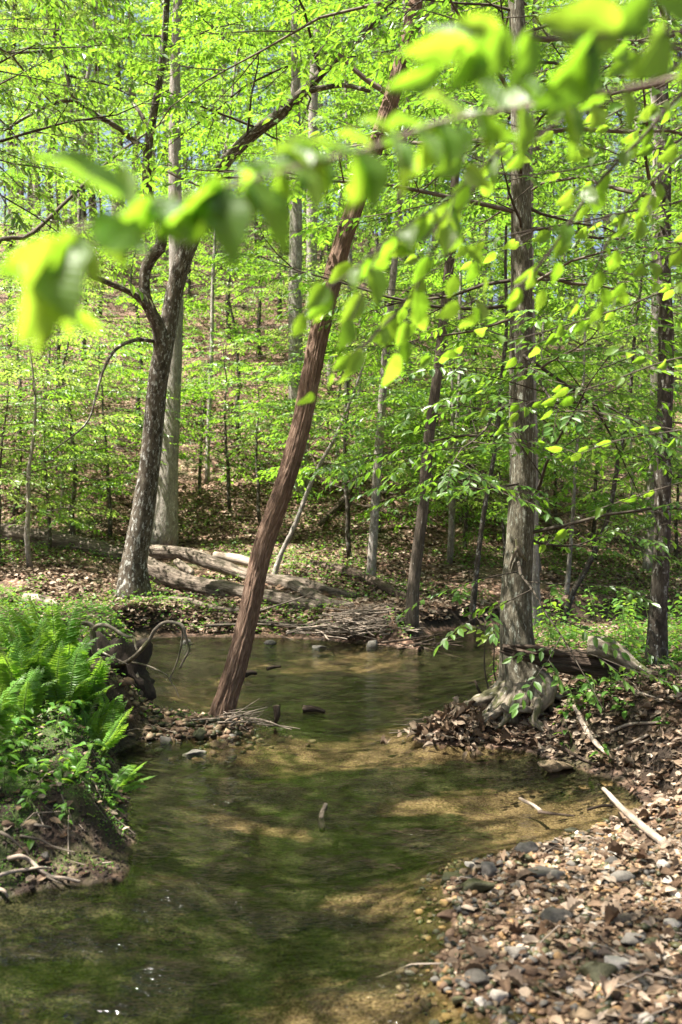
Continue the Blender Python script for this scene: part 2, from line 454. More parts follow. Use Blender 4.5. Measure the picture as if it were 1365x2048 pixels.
# ------------------------------------------------------------------ ground, stream bed, water
def ground_material():
    m, nt = new_mat('leaf_strewn_ground'); L = nt.links
    g = N(nt, 'NewGeometry'); pos = g.outputs['Position']; sp = N(nt, 'SeparateXYZ'); L.new(pos, sp.inputs[0]); z = sp.outputs[2]
    sn = N(nt, 'SeparateXYZ'); L.new(g.outputs['Normal'], sn.inputs[0])
    wv = N(nt, 'VectorMath', operation='ADD'); L.new(pos, wv.inputs[0])
    nv = N(nt, 'TexNoise', Scale=9, Detail=3); L.new(pos, nv.inputs['Vector'])
    sc_ = N(nt, 'VectorMath', operation='SCALE', Scale=.12); L.new(nv.outputs['Color'], sc_.inputs[0]); L.new(sc_.outputs[0], wv.inputs[1])
    vo = N(nt, 'TexVoronoi', Scale=19); L.new(wv.outputs[0], vo.inputs['Vector'])
    vr = N(nt, 'SeparateColor'); L.new(vo.outputs['Color'], vr.inputs[0])
    lit = ramp(nt, vr.outputs[0], [(0, (.10, .06, .04)), (.35, (.19, .115, .075)), (.7, (.29, .19, .13)), (1, (.36, .26, .20))])
    ed = ramp(nt, vo.outputs['Distance'], [(.25, (1, 1, 1)), (.62, (.35, .3, .28))])
    lit = mixc(nt, 1., lit, ed, 'MULTIPLY')
    soil_n = noise(nt, pos, 1.7, 5, .65)
    fine = noise(nt, pos, 60, 4, .7)
    soil = ramp(nt, fine, [(.3, (.012, .008, .006)), (.7, (.048, .033, .022))])
    land = mixc(nt, ramp(nt, soil_n, [(.50, (0, 0, 0)), (.66, (.8, .8, .8))]), lit, soil)
    mo = noise(nt, pos, .9, 5, .7)
    am = N(nt, 'Attribute', attribute_name='mossy')
    moss = ramp(nt, fine, [(.3, (.025, .045, .012)), (.7, (.07, .10, .025))])
    land = mixc(nt, ramp(nt, mo, [(.55, (0, 0, 0)), (.66, (.65, .65, .65))]), land, moss)
    land = mixc(nt, am.outputs['Fac'], land, mixc(nt, ramp(nt, noise(nt, pos, 5, 4, .7), [(.42, (0, 0, 0)), (.58, (1, 1, 1))]), soil, moss))
    steep = ramp(nt, sn.outputs[2], [(.55, (1, 1, 1)), (.82, (0, 0, 0))])
    land = mixc(nt, steep, land, soil)
    # gravelly bar and sand
    ag = N(nt, 'Attribute', attribute_name='gravel')
    v2 = N(nt, 'TexVoronoi', Scale=55); L.new(wv.outputs[0], v2.inputs['Vector']); v2r = N(nt, 'SeparateColor'); L.new(v2.outputs['Color'], v2r.inputs[0])
    grav = ramp(nt, v2r.outputs[0], [(0, (.12, .075, .04)), (.4, (.25, .17, .10)), (.75, (.38, .28, .18)), (1, (.30, .16, .06))])
    grav = mixc(nt, 1., grav, ramp(nt, v2.outputs['Distance'], [(.2, (1, 1, 1)), (.6, (.35, .32, .3))]), 'MULTIPLY')
    land = mixc(nt, ag.outputs['Fac'], land, grav)
    # bed under water: sand with dark green algae
    wp = N(nt, 'VectorMath', operation='ADD'); L.new(mapped(nt, pos, (1.0, .75, 1)), wp.inputs[0])
    n9 = N(nt, 'TexNoise', Scale=2.2, Detail=3); L.new(pos, n9.inputs['Vector']); s9 = N(nt, 'VectorMath', operation='SCALE', Scale=.16); L.new(n9.outputs['Color'], s9.inputs[0]); L.new(s9.outputs[0], wp.inputs[1])
    al = noise(nt, wp.outputs[0], 2.1, 9, .74)
    al2 = noise(nt, mapped(nt, pos, (5, 14, 5)), 1.0, 6, .75)
    spk = noise(nt, pos, 95, 2, .5)
    sand = ramp(nt, spk, [(.34, (.06, .042, .022)), (.5, (.165, .12, .066)), (.66, (.34, .26, .16))])
    alg = ramp(nt, math_(nt, 'ADD', math_(nt, 'MULTIPLY', spk, .5), math_(nt, 'MULTIPLY', al2, .5)), [(.40, (.007, .008, .005)), (.5, (.023, .027, .014)), (.60, (.085, .08, .045))])
    asd = N(nt, 'Attribute', attribute_name='sand')
    cov = math_(nt, 'ADD', math_(nt, 'ADD', math_(nt, 'MULTIPLY', al, 1.), math_(nt, 'MULTIPLY', al2, .55)), math_(nt, 'MULTIPLY', asd.outputs['Fac'], -.42))
    bed = mixc(nt, ramp(nt, cov, [(.52, (0, 0, 0)), (.68, (1, 1, 1))]), sand, alg)
    bed = mixc(nt, math_(nt, 'MULTIPLY', ag.outputs['Fac'], .8), bed, mixc(nt, .45, grav, (.09, .07, .025)))
    und = ramp(nt, math_(nt, 'MULTIPLY_ADD', z, 14, .5), [(.42, (1, 1, 1)), (.62, (0, 0, 0))])
    c = mixc(nt, und, land, bed)
    wet = ramp(nt, math_(nt, 'MULTIPLY_ADD', z, 10, .2), [(.2, (.55, .5, .48)), (.85, (1, 1, 1))])
    c = mixc(nt, 1., c, wet, 'MULTIPLY')
    hb = math_(nt, 'ADD', math_(nt, 'MULTIPLY', vo.outputs['Distance'], -.7), math_(nt, 'MULTIPLY', fine, .9))
    hb = math_(nt, 'ADD', hb, math_(nt, 'MULTIPLY', v2.outputs['Distance'], -.4))
    inv = math_(nt, 'SUBTRACT', 1., und)
    hb = math_(nt, 'ADD', math_(nt, 'MULTIPLY', hb, inv), math_(nt, 'MULTIPLY', math_(nt, 'MULTIPLY', spk, und), .25))
    rough = ramp(nt, math_(nt, 'MULTIPLY_ADD', z, 10, .2), [(.2, (.45, .45, .45)), (.7, (.92, .92, .92))])
    p = finish(nt, c, rough, hb, .02, .8, .25)
    L.new(math_(nt, 'MULTIPLY', inv, .25), p.inputs['Specular IOR Level'])
    return m


def axis_pts(lo, hi, st, far_lo, far_hi, gr):
    a = list(np.arange(lo, hi, st)); s = st
    while a[-1] < far_hi: s *= gr; a.append(a[-1] + s)
    s = st; b = []; c = lo
    while c > far_lo: s *= gr; c -= s; b.append(c)
    return np.array(b[::-1] + a)


xs = axis_pts(-3.2, 3.6, .035, -420, 420, 1.07); ys = axis_pts(2.6, 14.0, .035, -60, 700, 1.045)
GX, GY = np.meshgrid(xs, ys); GZ = H(GX, GY)
nx, ny = len(xs), len(ys)
gv = np.stack([GX.ravel(), GY.ravel(), GZ.ravel()], 1)
gi = np.arange(nx * ny).reshape(ny, nx)
gf = np.stack([gi[:-1, :-1], gi[:-1, 1:], gi[1:, 1:], gi[1:, :-1]], -1).reshape(-1, 4)
gm = fill(bpy.data.meshes.new('ground'), gv, [gf], ground_material(), None, None, True)


def blob(x, y, items):
    s = np.zeros_like(x)
    for (cx, cy, rx, ry, a) in items:
        s = np.maximum(s, a * smooth(1.35 - np.sqrt(((x - cx) / rx) ** 2 + ((y - cy) / ry) ** 2)))
    return s


GRAVEL = [(1.35, 3.6, 1.1, 1.5, 1), (1.0, 2.4, .8, 2, 1), (-1.1, 7.35, .75, .45, .8), (1.0, 4.55, .45, .35, 1), (-.3, 12.75, 1.2, .3, .5)]
SAND = [(.2, 6.98, 1.3, .42, 1.7), (.5, 7.55, .5, .4, 1.5), (1.2, 5.35, .55, .6, .85), (.1, 3.2, .5, .3, .7), (.25, 4.3, .35, .25, .5), (-.55, 5.5, .4, .2, .5), (-.1, 11.4, 1.1, .6, .5), (-1.3, 9.5, .5, 1, .6), (.7, 5.9, .6, .25, .8)]
MOSS = [(-1.6, 5.0, .7, 1.4, 1), (-2.2, 7, 1, 1.5, .9), (-3, 10.5, 1.6, 2.2, .7), (1.75, 6.6, .4, .8, .6)]
for nm, it in (('gravel', GRAVEL), ('sand', SAND), ('mossy', MOSS)):
    at = gm.attributes.new(nm, 'FLOAT', 'POINT')
    at.data.foreach_set('value', (blob(gv[:, 0] + .12 * n2(gv[:, 0], gv[:, 1], 2.5, 3, 2), gv[:, 1] + .12 * n2(gv[:, 0], gv[:, 1], 2.5, 4, 2), it)).astype(np.float32))
link('ground', gm, kind='structure')


def water_material():
    m, nt = new_mat('clear_stream_water'); L = nt.links
    g = N(nt, 'NewGeometry'); pos = g.outputs['Position']
    w1 = noise(nt, mapped(nt, pos, (10, 16, 1)), 1.0, 4, .6); w2 = noise(nt, mapped(nt, pos, (24, 44, 1)), 1.0, 2, .5)
    rif = noise(nt, pos, 2.4, 3, .6); rm = ramp(nt, rif, [(.46, (.10, .10, .10)), (.60, (1, 1, 1))])
    h = math_(nt, 'ADD', math_(nt, 'MULTIPLY', w1, .17), math_(nt, 'MULTIPLY', math_(nt, 'MULTIPLY', w2, rm), 1.3))
    b = N(nt, 'Bump', Distance=.022, Strength=.9); L.new(h, b.inputs['Height'])
    gl = N(nt, 'BsdfGlossy', Roughness=.07); L.new(b.outputs[0], gl.inputs['Normal'])
    tr = N(nt, 'BsdfTransparent'); tr.inputs[0].default_value = (.90, .93, .84, 1)
    fr = N(nt, 'Fresnel', IOR=1.33); L.new(b.outputs[0], fr.inputs['Normal'])
    mx = N(nt, 'MixShader'); L.new(fr.outputs[0], mx.inputs[0]); L.new(tr.outputs[0], mx.inputs[1]); L.new(gl.outputs[0], mx.inputs[2])
    o = N(nt, 'OutputMaterial'); L.new(mx.outputs[0], o.inputs[0])
    return m


wx = np.linspace(-4.2, 17, 60); wy = np.linspace(-7, 17, 70)
WX, WY = np.meshgrid(wx, wy); wv_ = np.stack([WX.ravel(), WY.ravel(), np.zeros(WX.size)], 1)
wi = np.arange(WX.size).reshape(WX.shape)
wf = np.stack([wi[:-1, :-1], wi[:-1, 1:], wi[1:, 1:], wi[1:, :-1]], -1).reshape(-1, 4)
keep = (shore_dist(wv_[:, 0], wv_[:, 1])[wf].min(1) < .25)
wf = wf[keep]; used, inv = np.unique(wf, return_inverse=True)
link('stream_water', fill(bpy.data.meshes.new('stream_water'), wv_[used], [inv.reshape(-1, 4)], water_material()), kind='structure')


# ------------------------------------------------------------------ foliage
def make_spray(rg, nl, L, droop=.25):
    t = (np.arange(nl) + .7) / nl; s = np.where(np.arange(nl) % 2, 1., -1.)
    a = np.radians(62 - 34 * t) * s; a[-1] = 0; a += rg.normal(0, .15, nl)
    pos = np.stack([s * .008, L * t, -.10 * L * t * t], 1)
    yd = np.stack([np.sin(a), np.cos(a), -droop * rg.uniform(.3, 1.7, nl)], 1)
    up = np.stack([rg.normal(0, .22, nl), rg.normal(0, .22, nl), np.ones(nl)], 1)
    return pos, yd, up, rg.uniform(.72, 1.12, nl) * (1 - .25 * np.abs(t - .55))


def sprays(rg, p, heading, up, nl, L, size, droop=.25, nt=10):
    """leaf transforms for many planar sprays of leaves"""
    T = [make_spray(rg, nl, 1.0, droop) for _ in range(nt)]
    tp, ty, tu, ts = (np.stack([t[k] for t in T]) for k in range(4))
    n = len(p); k = rg.integers(0, nt, n); Rm = frames(heading, up); Ls = L * rg.uniform(.7, 1.25, n)
    lp = np.einsum('nij,nmj->nmi', Rm, tp[k] * Ls[:, None, None]) + p[:, None]
    ly = np.einsum('nij,nmj->nmi', Rm, ty[k]); lu = np.einsum('nij,nmj->nmi', Rm, tu[k]) + rg.normal(0, .12, ly.shape)
    return lp.reshape(-1, 3), frames(ly.reshape(-1, 3), lu.reshape(-1, 3)), (ts[k] * size).ravel()


def foliage(rg, tp, tr, n, t0, t1, length, rise, subs=7, per=4, nl=10, L=.42, size=.075, sides=5, flat=.35, droop=.25, az=None, thick=.45, twigs=False, keep=None):
    """limbs along part t0..t1 of a trunk polyline; returns (branch geometry, leaf positions, rotations, sizes)"""
    tp = catmull(np.c_[tp, tr], 60); tr = tp[:, 3]; tp = tp[:, :3]
    br = Acc(); sp, sh, su = [], [], []
    for k in range(n):
        t = t0 + (t1 - t0) * (k + rg.uniform(0, 1)) / n; j = min(59, int(t * 59))
        base = tp[j]; r = tr[j]
        a = az(k, t) if az else k * 2.4 + rg.normal(0, .5)
        ln = length(t) * rg.uniform(.65, 1.25); rs = rise(t) + rg.normal(0, .10)
        d = np.array([math.cos(a), math.sin(a), rs]); d /= np.linalg.norm(d)
        pts = [base]; m = 6
        for q in range(m):
            d = d + rg.normal(0, .13, 3) + np.array([0, 0, -.07 * rs - .02]); d /= np.linalg.norm(d); pts.append(pts[-1] + d * ln / m)
        pts = np.array(pts)
        if keep is not None and not keep(pts): continue
        r0 = min(r * thick, .004 + .0065 * ln); rad = np.linspace(r0, max(.0025, r0 * .18), m + 1)
        br.tube(pts, rad, sides, caps=False)
        tips = [(pts[-1], pts[-1] - pts[-2])]
        for q in range(subs):
            f = .22 + .76 * (q + rg.uniform(0, .8)) / subs; i = min(m - 1, int(f * m)); b = pts[i] + (pts[i + 1] - pts[i]) * (f * m - i)
            bd = pts[i + 1] - pts[i]; bd /= np.linalg.norm(bd); sd = np.array([-bd[1], bd[0], 0]) * (1 if q % 2 else -1)
            sl = ln * .42 * (1.15 - .7 * f) * rg.uniform(.6, 1.3) + .12
            dd = bd * .65 + sd * .8 + np.array([0, 0, rg.normal(.05, .12)]); dd /= np.linalg.norm(dd)
            p2 = [b]
            for _ in range(3):
                dd = dd + rg.normal(0, .12, 3); dd /= np.linalg.norm(dd); p2.append(p2[-1] + dd * sl / 3)
            br.tube(np.array(p2), np.linspace(max(.003, r0 * .35), .0018, 4), 3, caps=False)
            for w in range(per):
                g = (w + 1) / per; ii = min(2, int(g * 3 - 1e-6)); bb = p2[ii] + (p2[ii + 1] - p2[ii]) * (g * 3 - ii)
                turn = (0 if w == per - 1 else (1 if w % 2 else -1) * rg.uniform(.5, 1.0))
                hx, hy = dd[0], dd[1]; c, s = math.cos(turn), math.sin(turn)
                tips.append((bb, np.array([hx * c - hy * s, hx * s + hy * c, dd[2] * .5])))
        for b, h in tips:
            h = h / (np.linalg.norm(h) + 1e-9); h[2] = h[2] * .5 - rg.uniform(0, droop)
            sp.append(b); sh.append(h); su.append(np.array([rg.normal(0, flat), rg.normal(0, flat), 1]))
    sp, sh, su = map(np.array, (sp, sh, su))
    if twigs:
        for b, h in zip(sp, sh):
            h = h / np.linalg.norm(h)
            br.tube(np.array([b, b + h * L * .5, b + h * L - np.array([0, 0, .04 * L])]), [.0022, .0016, .001], 3, caps=False)
    lp, lr, ls = sprays(rg, sp, sh, su, nl, L, size, droop)
    return br, lp, lr, ls


def tree_thing(name, tp, tr, bark, fol, leafmat, label, cat='tree', group=None, sides=12, seg=50, disp=None, tmpl=LEAF6, twigmat='twig', base=None):
    base = np.array(tp[0]) if base is None else np.array(base)
    root = link(name, None, None, base, label, cat, group)
    a = Acc(); a.tube(tp, tr, sides, seg, disp)
    link('trunk', a.mesh('trunk', M[bark], base), root)
    if fol is not None:
        br, lp, lr, ls = fol
        if br.n: link('branches', br.mesh('branches', M[twigmat], base), root, kind='stuff')
        link('crown', leaf_mesh('crown', lp, lr, ls, tmpl, M[leafmat], origin=base), root, kind='stuff')
    return root


def bumpy(seed, amp=.08, k=1.6, ls=2.0, furrow=0., nf=14):
    def f(a, l):
        p = np.stack([np.cos(a) * k, np.sin(a) * k, l * ls], 1)
        r = 1 + amp * fbm(p, seed, 3)
        if furrow: r = r + furrow * fbm(np.stack([np.cos(a) * nf / 3, np.sin(a) * nf / 3, l * 1.1], 1), seed + 5, 3)
        return r
    return f


def ext(pts, n, step, jitter=.1, seed=1):
    """carry a polyline on in its last direction"""
    rg = np.random.default_rng(seed); pts = [np.array(p) for p in pts]; d = pts[-1] - pts[-2]; d = d / np.linalg.norm(d)
    for _ in range(n):
        d = d + rg.normal(0, jitter, 3) + np.array([0, 0, .12]); d /= np.linalg.norm(d); pts.append(pts[-1] + d * step)
    return np.array(pts)


def gbase(px, y, dz=-.05):
    """the ground point below pixel column px at distance y"""
    x = (px - 682.5) / F_PX * y
    return np.array([x, y, h1(x, y) + dz])

# ------------------------------------------------------------------ the named trees
# leaning dead trunk standing in the stream
tp = np.vstack([[P(440, 1440, 7.55)], PL((444, 1420, 7.56), (474, 1325, 7.6), (501, 1208, 7.66), (524, 1100, 7.72), (562, 989, 7.78), (601, 856, 7.86), (632, 700, 7.94), (655, 600, 8.0), (684, 490, 8.08), (715, 400, 8.14), (750, 300, 8.2), (785, 190, 8.28), (815, 80, 8.35), (838, -20, 8.4))])
tp = ext(tp, 5, .5, .05, 3)
tw = .84 * np.array([60, 57, 48, 46, 48, 46, 45, 47, 46, 44, 42, 40, 40, 38, 36, 33, 30, 24, 18, 10]) / F_PX * 8 / 2
base = tp[0].copy(); base[2] = h1(base[0], base[1])


def dead_disp(a, l):
    g = np.stack([np.cos(a) * 2.6, np.sin(a) * 2.6, l * .7], 1); f = np.stack([np.cos(a) * 5.5, np.sin(a) * 5.5, l * 2.2], 1); h_ = np.stack([np.cos(a) * 11, np.sin(a) * 11, l * 9], 1)
    low = np.clip(1.5 - l, 0, 1.2)
    cut = np.clip(fbm(g, 11, 3), -1, .4); rid = np.clip(1 - 2.2 * np.abs(vnoise(f, 4)), 0, 1); rid2 = np.clip(1 - 2 * np.abs(vnoise(h_, 14)), 0, 1)
    return 1.02 + (.06 + .14 * low) * cut - (.09 + .05 * low) * rid ** 2 - .04 * rid2 + .035 * vnoise(h_ * [1, 1, 2.5], 8)


root = link('dead_trunk', None, None, base, 'bare red brown dead trunk leaning out of the middle of the stream', 'dead tree')
a = Acc(); a.tube(tp, tw, 96, 520, dead_disp)
link('trunk', a.mesh('trunk', M['dead_wood'], base), root)
tx0 = np.array(tp[9])
a = Acc()
for s_, (dx, dz) in enumerate([(.35, .22), (-.5, .45), (.28, .5)]):
    b = np.array(tp[11 + s_]); a.tube(np.array([b, b + [dx * .5, .05, dz * .4], b + [dx, .1, dz]]), [.03, .022, .012], 8, 8, bumpy(s_, .1))
link('dead_limb', a.mesh('dead_limb', M['dead_bark'], base), root)

# big smooth grey tree on the right bank with its flared root base
b0 = np.array([1.27, 7.2, .22])
tp = np.vstack([[b0 + [0.02, 0, -.1]], [P(1046, 1372, 7.2)], PL((1040, 1330, 7.2), (1034, 1270, 7.2), (1033, 1190, 7.21), (1040, 1080, 7.22), (1046, 960, 7.24), (1044, 820, 7.26), (1043, 680, 7.3), (1044, 560, 7.34), (1043, 430, 7.38), (1041, 300, 7.42), (1040, 200, 7.46), (1036, 60, 7.5))])
tp = ext(tp, 8, .8, .05, 4)
tw = np.r_[[.26, .19, .145, .12, .112, .098, .094, .09, .085, .08, .074, .068, .064, .06], np.linspace(.055, .012, 8)]
rg = np.random.default_rng(3)
fol = foliage(rg, tp, tw, 30, .22, 1.0, lambda t: .9 + 2.6 * math.sin(min(1, (t - .2) / .8) * 2.6) ** .7, lambda t: -.05 + .45 * t, 7, 4, 10, .34, .082, 5, .3, .3, None, .35, True)


def beech_disp(a, l):
    fl = np.clip(1 - l / .5, 0, 1) ** 1.5
    return 1 + .05 * fbm(np.stack([np.cos(a) * 1.5, np.sin(a) * 1.5, l * 1.6], 1), 3, 3) + .012 * fbm(np.stack([np.cos(a) * 5, np.sin(a) * 5, l * 9], 1), 8, 2) + fl * (.32 * np.cos(a * 5 + 1.0 + .4 * np.sin(l * 7)) + .10 * np.cos(a * 9))


base = b0.copy(); base[2] = h1(b0[0], b0[1])
root = tree_thing('beech_tree', tp, tw, 'bark_grey', fol, 'leaf', 'big smooth grey tree with gnarled roots on the right bank', sides=56, seg=220, disp=beech_disp, base=base)
# low drooping boughs of the big tree
rg = np.random.default_rng(31)
f2 = foliage(rg, tp[2:], tw[2:], 30, .06, .52, lambda t: 1.5 + .8 * t, lambda t: -.02 + .12 * t, 6, 3, 9, .33, .078, 5, .3, .35, lambda k, t: (-1.9, -.6, .3, -1.2, -2.6, .9, 2.4)[k % 7] + rg.normal(0, .3), .22, True)
link('branches', f2[0].mesh('branches', M['twig_dark'], base), root, kind='stuff'); link('crown', leaf_mesh('crown', f2[1], f2[2], f2[3], LEAF6, M['maple'], origin=base), root, kind='stuff')
bigtree = root
# roots, each its own part
ROOTS = [
    ([P(1040, 1395, 7.05), P(1000, 1420, 6.98), P(960, 1445, 6.95), P(920, 1470, 6.98)], [.085, .06, .045, .02]),
    ([P(1030, 1370, 7.15), P(985, 1392, 7.12), P(940, 1412, 7.15), P(915, 1425, 7.2)], [.075, .06, .05, .03]),
    ([P(1050, 1375, 7.02), P(1046, 1400, 6.94), P(1042, 1418, 6.93), P(1030, 1426, 6.92), P(1012, 1418, 6.9), P(1006, 1408, 6.92)], [.085, .062, .038, .034, .03, .022]),
    ([P(1075, 1355, 7.0), P(1090, 1365, 6.95), P(1096, 1395, 6.9), P(1088, 1410, 6.88), P(1075, 1425, 6.88)], [.08, .085, .065, .04, .02]),
    ([P(1070, 1370, 7.05), P(1078, 1410, 6.86), P(1070, 1440, 6.8), P(1090, 1462, 6.76), P(1130, 1475, 6.72), P(1150, 1505, 6.68)], [.06, .035, .024, .02, .017, .01]),
    ([P(1062, 1440, 6.86), P(1076, 1448, 6.8), P(1100, 1462, 6.78)], [.03, .034, .015]),
    ([P(1090, 1385, 7.0), P(1102, 1410, 6.95), P(1104, 1445, 6.9)], [.02, .015, .01]),
    ([P(1064, 1372, 7.04), P(1068, 1400, 6.93), P(1082, 1425, 6.88), P(1100, 1452, 6.84), P(1118, 1460, 6.8)], [.07, .04, .025, .016, .008]),
    ([P(1036, 1385, 7.05), P(1022, 1408, 6.95), P(1012, 1440, 6.9), P(990, 1460, 6.9)], [.07, .04, .026, .012]),
    ([P(1020, 1380, 7.1), P(1002, 1402, 7.0), P(975, 1428, 6.98), P(940, 1452, 6.98)], [.07, .05, .035, .02]),
    ([P(1084, 1365, 7.05), P(1110, 1390, 7.0), P(1140, 1402, 6.98), P(1175, 1412, 6.95)], [.06, .035, .025, .012]),
    ([P(1030, 1420, 6.9), P(1050, 1418, 6.85), P(1064, 1420, 6.88), P(1072, 1400, 6.93)], [.03, .033, .028, .02]),
]
for k, (p, r) in enumerate(ROOTS):
    a = Acc(); a.tube(np.array(p), np.array(r) * .8, 20, 48, bumpy(50 + k, .30, 1.6, 14, .10))
    link('root', a.mesh('root', M['bark_root'], base), root)
# old forked wound in the bark
a = Acc()
a.tube(PL((1033, 1078, 7.11), (1037, 1097, 7.105), (1046, 1112, 7.11), (1055, 1122, 7.125)), [.008, .016, .015, .006], 10, 20, bumpy(5, .3, 1.5, 20))
a.tube(PL((1037, 1092, 7.105), (1029, 1108, 7.105), (1023, 1124, 7.12), (1021, 1138, 7.13)), [.010, .014, .011, .004], 10, 20, bumpy(6, .3, 1.5, 20))
link('bark_scar', a.mesh('bark_scar', M['bark_root'], base), root)

# dark patchy trunk at the right edge
b0 = gbase(1312, 8.6)
tp = np.vstack([[b0], PL((1316, 1240, 8.6), (1325, 1080, 8.6), (1327, 900, 8.62), (1334, 700, 8.65), (1328, 520, 8.7), (1330, 330, 8.75), (1326, 150, 8.8), (1332, 0, 8.85))]); tp = ext(tp, 7, .9, .05, 6)
tw = np.r_[[.105, .078, .072, .07, .066, .06, .055, .05, .046], np.linspace(.042, .01, 7)]
rg = np.random.default_rng(5)
fol = foliage(rg, tp, tw, 26, .3, 1, lambda t: .7 + 2.2 * math.sin(t * 2.8) ** .7, lambda t: .05 + .4 * t, 7, 4, 10, .34, .084, 5, .3, .3, None, .4, True)
tree_thing('maple_tree', tp, tw, 'bark_dark', fol, 'maple', 'slim dark lichen patched trunk rising at the right edge of the bank', sides=24, seg=120, disp=bumpy(7, .10, 1.6, 3, .05))

# dark forked beech on the left of the far bank
b0 = gbase(266, 13.9)
tp = np.vstack([[b0], PL((268, 1140, 13.9), (275, 1090, 13.9), (290, 1000, 13.9), (303, 900, 13.9), (312, 800, 13.9), (321, 730, 13.9), (336, 660, 13.95), (348, 590, 14), (366, 520, 14), (388, 465, 14), (412, 395, 14), (440, 338, 13.95), (498, 275, 13.9), (560, 228, 13.8), (606, 185, 13.7), (660, 128, 13.6), (715, 80, 13.5), (770, 20, 13.4))]); tp = ext(tp, 5, .8, .08, 8)
tw = np.r_[[.27, .20, .175, .155, .145, .14, .145, .125, .12, .12, .11, .10, .09, .085, .08, .07, .06, .055, .05], np.linspace(.045, .01, 5)]
rg = np.random.default_rng(6)
fol1 = foliage(rg, tp, tw, 26, .45, 1, lambda t: 1.2 + 1.6 * math.sin(t * 2.9), lambda t: .15 + .3 * t, 7, 4, 11, .42, .108, 5, .3, .25, None, .4)
base = b0.copy()
lf = np.vstack([[tp[6]], PL((318, 660, 13.8), (303, 625, 13.75), (290, 590, 13.7), (290, 545, 13.7), (304, 512, 13.7), (322, 490, 13.7), (318, 440, 13.7), (300, 400, 13.7), (294, 370, 13.7), (296, 300, 13.7), (306, 235, 13.7), (318, 170, 13.7), (328, 90, 13.7), (334, 0, 13.7), (338, -90, 13.7))]); lf = ext(lf, 6, .8, .06, 9)
lw = np.r_[[.10, .095, .085, .08, .078, .085, .08, .07, .065, .065, .062, .055, .05, .046, .042, .04], np.linspace(.035, .01, 6)]
fol2 = foliage(rg, lf, lw, 22, .42, 1, lambda t: 1.0 + 2.0 * math.sin(t * 2.9), lambda t: .15 + .3 * t, 7, 4, 11, .42, .108, 5, .3, .25, None, .4)
root = link('forked_beech', None, None, base, 'dark mottled beech forking low beside the pale trunk on the far bank', 'tree')
a = Acc(); a.tube(tp, tw, 30, 160, bumpy(17, .07, 1.5, 1.6)); link('trunk', a.mesh('trunk', M['bark_beech'], base), root)
a = Acc(); a.tube(lf, lw, 20, 120, bumpy(18, .07, 1.5, 1.6)); link('fork', a.mesh('fork', M['bark_beech'], base), root)
for p, r in [(PL((294, 300, 13.7), (270, 283, 13.6), (232, 252, 13.5), (190, 228, 13.4), (152, 200, 13.3), (138, 165, 13.3), (131, 130, 13.3), (128, 95, 13.3), (114, 55, 13.3), (106, 15, 13.2), (104, -60, 13.1)), np.linspace(.042, .018, 11)),
             (PL((146, 200, 13.3), (110, 205, 13.2), (55, 232, 13.0), (0, 265, 12.8), (-60, 290, 12.6)), np.linspace(.026, .012, 5)),
             (PL((134, 150, 13.3), (180, 160, 13.5), (225, 173, 13.8), (270, 195, 14)), np.linspace(.02, .008, 4)),
             (PL((130, 102, 13.3), (70, 103, 13.0), (0, 107, 12.7), (-50, 112, 12.5)), np.linspace(.022, .012, 4)),
             (PL((298, 260, 13.7), (282, 228, 13.8), (262, 196, 14), (264, 168, 14.1), (290, 140, 14.2)), np.linspace(.034, .012, 5)),
             (PL((300, 338, 13.7), (330, 340, 13.6), (362, 356, 13.5), (400, 372, 13.4)), np.linspace(.03, .012, 4)),
             (PL((606, 185, 13.7), (640, 176, 13.6), (690, 170, 13.5), (740, 182, 13.3)), np.linspace(.05, .025, 4)),
             (PL((300, 625, 13.75), (280, 598, 13.6), (255, 582, 13.5), (215, 565, 13.3), (180, 550, 13.1)), np.linspace(.055, .03, 5)),
             (PL((308, 682, 13.8), (270, 680, 13.4), (230, 700, 13.0), (205, 745, 12.8), (190, 800, 12.6), (170, 850, 12.4), (100, 905, 12.2)), np.linspace(.03, .008, 7))]:
    a = Acc(); a.tube(p, r, 10, 26, bumpy(3, .1, 1.5, 4)); link('limb', a.mesh('limb', M['bark_beech'], base), root)
lims = Acc()
for f in (fol1, fol2): lims.v += f[0].v; lims.b += f[0].b
o1 = 0
lims.f = [x for x in fol1[0].f] + [x + fol1[0].n for x in fol2[0].f]; lims.m = fol1[0].m + fol2[0].m; lims.n = fol1[0].n + fol2[0].n
link('branches', lims.mesh('branches', M['twig_dark'], base), root, kind='stuff')
link('crown', leaf_mesh('crown', np.vstack([fol1[1], fol2[1]]), np.concatenate([fol1[2], fol2[2]]), np.r_[fol1[3], fol2[3]], LEAF6, M['leaf'], origin=base), root, kind='stuff')


def straight(name, bark, pts, widths, y, label, seed, crown=None, leafm='leaf', sides=16, extn=9, step=1.1, furrow=0., group=None, by=None, cut=None):
    """a tree whose trunk passes through pixels PTS at distance Y"""
    b = gbase(pts[0][0], y)
    tp = np.vstack([[b], [P(px, py, y + .02 * k) for k, (px, py) in enumerate(pts[1:])]])
    n0 = len(tp); tp = ext(tp, extn, step, .05, seed)
    w = np.interp(np.arange(n0), np.linspace(0, n0 - 1, len(widths)), widths) / F_PX * y / 2
    w = np.r_[w, np.linspace(w[-1] * .92, .012, extn)]
    rg = np.random.default_rng(seed); fol = None
    if crown:
        n, t0, ln, size = crown
        fol = foliage(rg, tp, w, n, t0, 1, lambda t: ln * (.45 + math.sin(min(1, (t - t0) / (1 - t0)) * 2.7)), lambda t: .15 + .45 * t, 7, 4, 10, .42, size * 1.12, 4, .35, .25, None, .4)
    return tree_thing(name, tp, w, bark, fol, leafm, label, 'tree', group, sides, 70, bumpy(seed, .07, 1.6, 1.3, furrow))


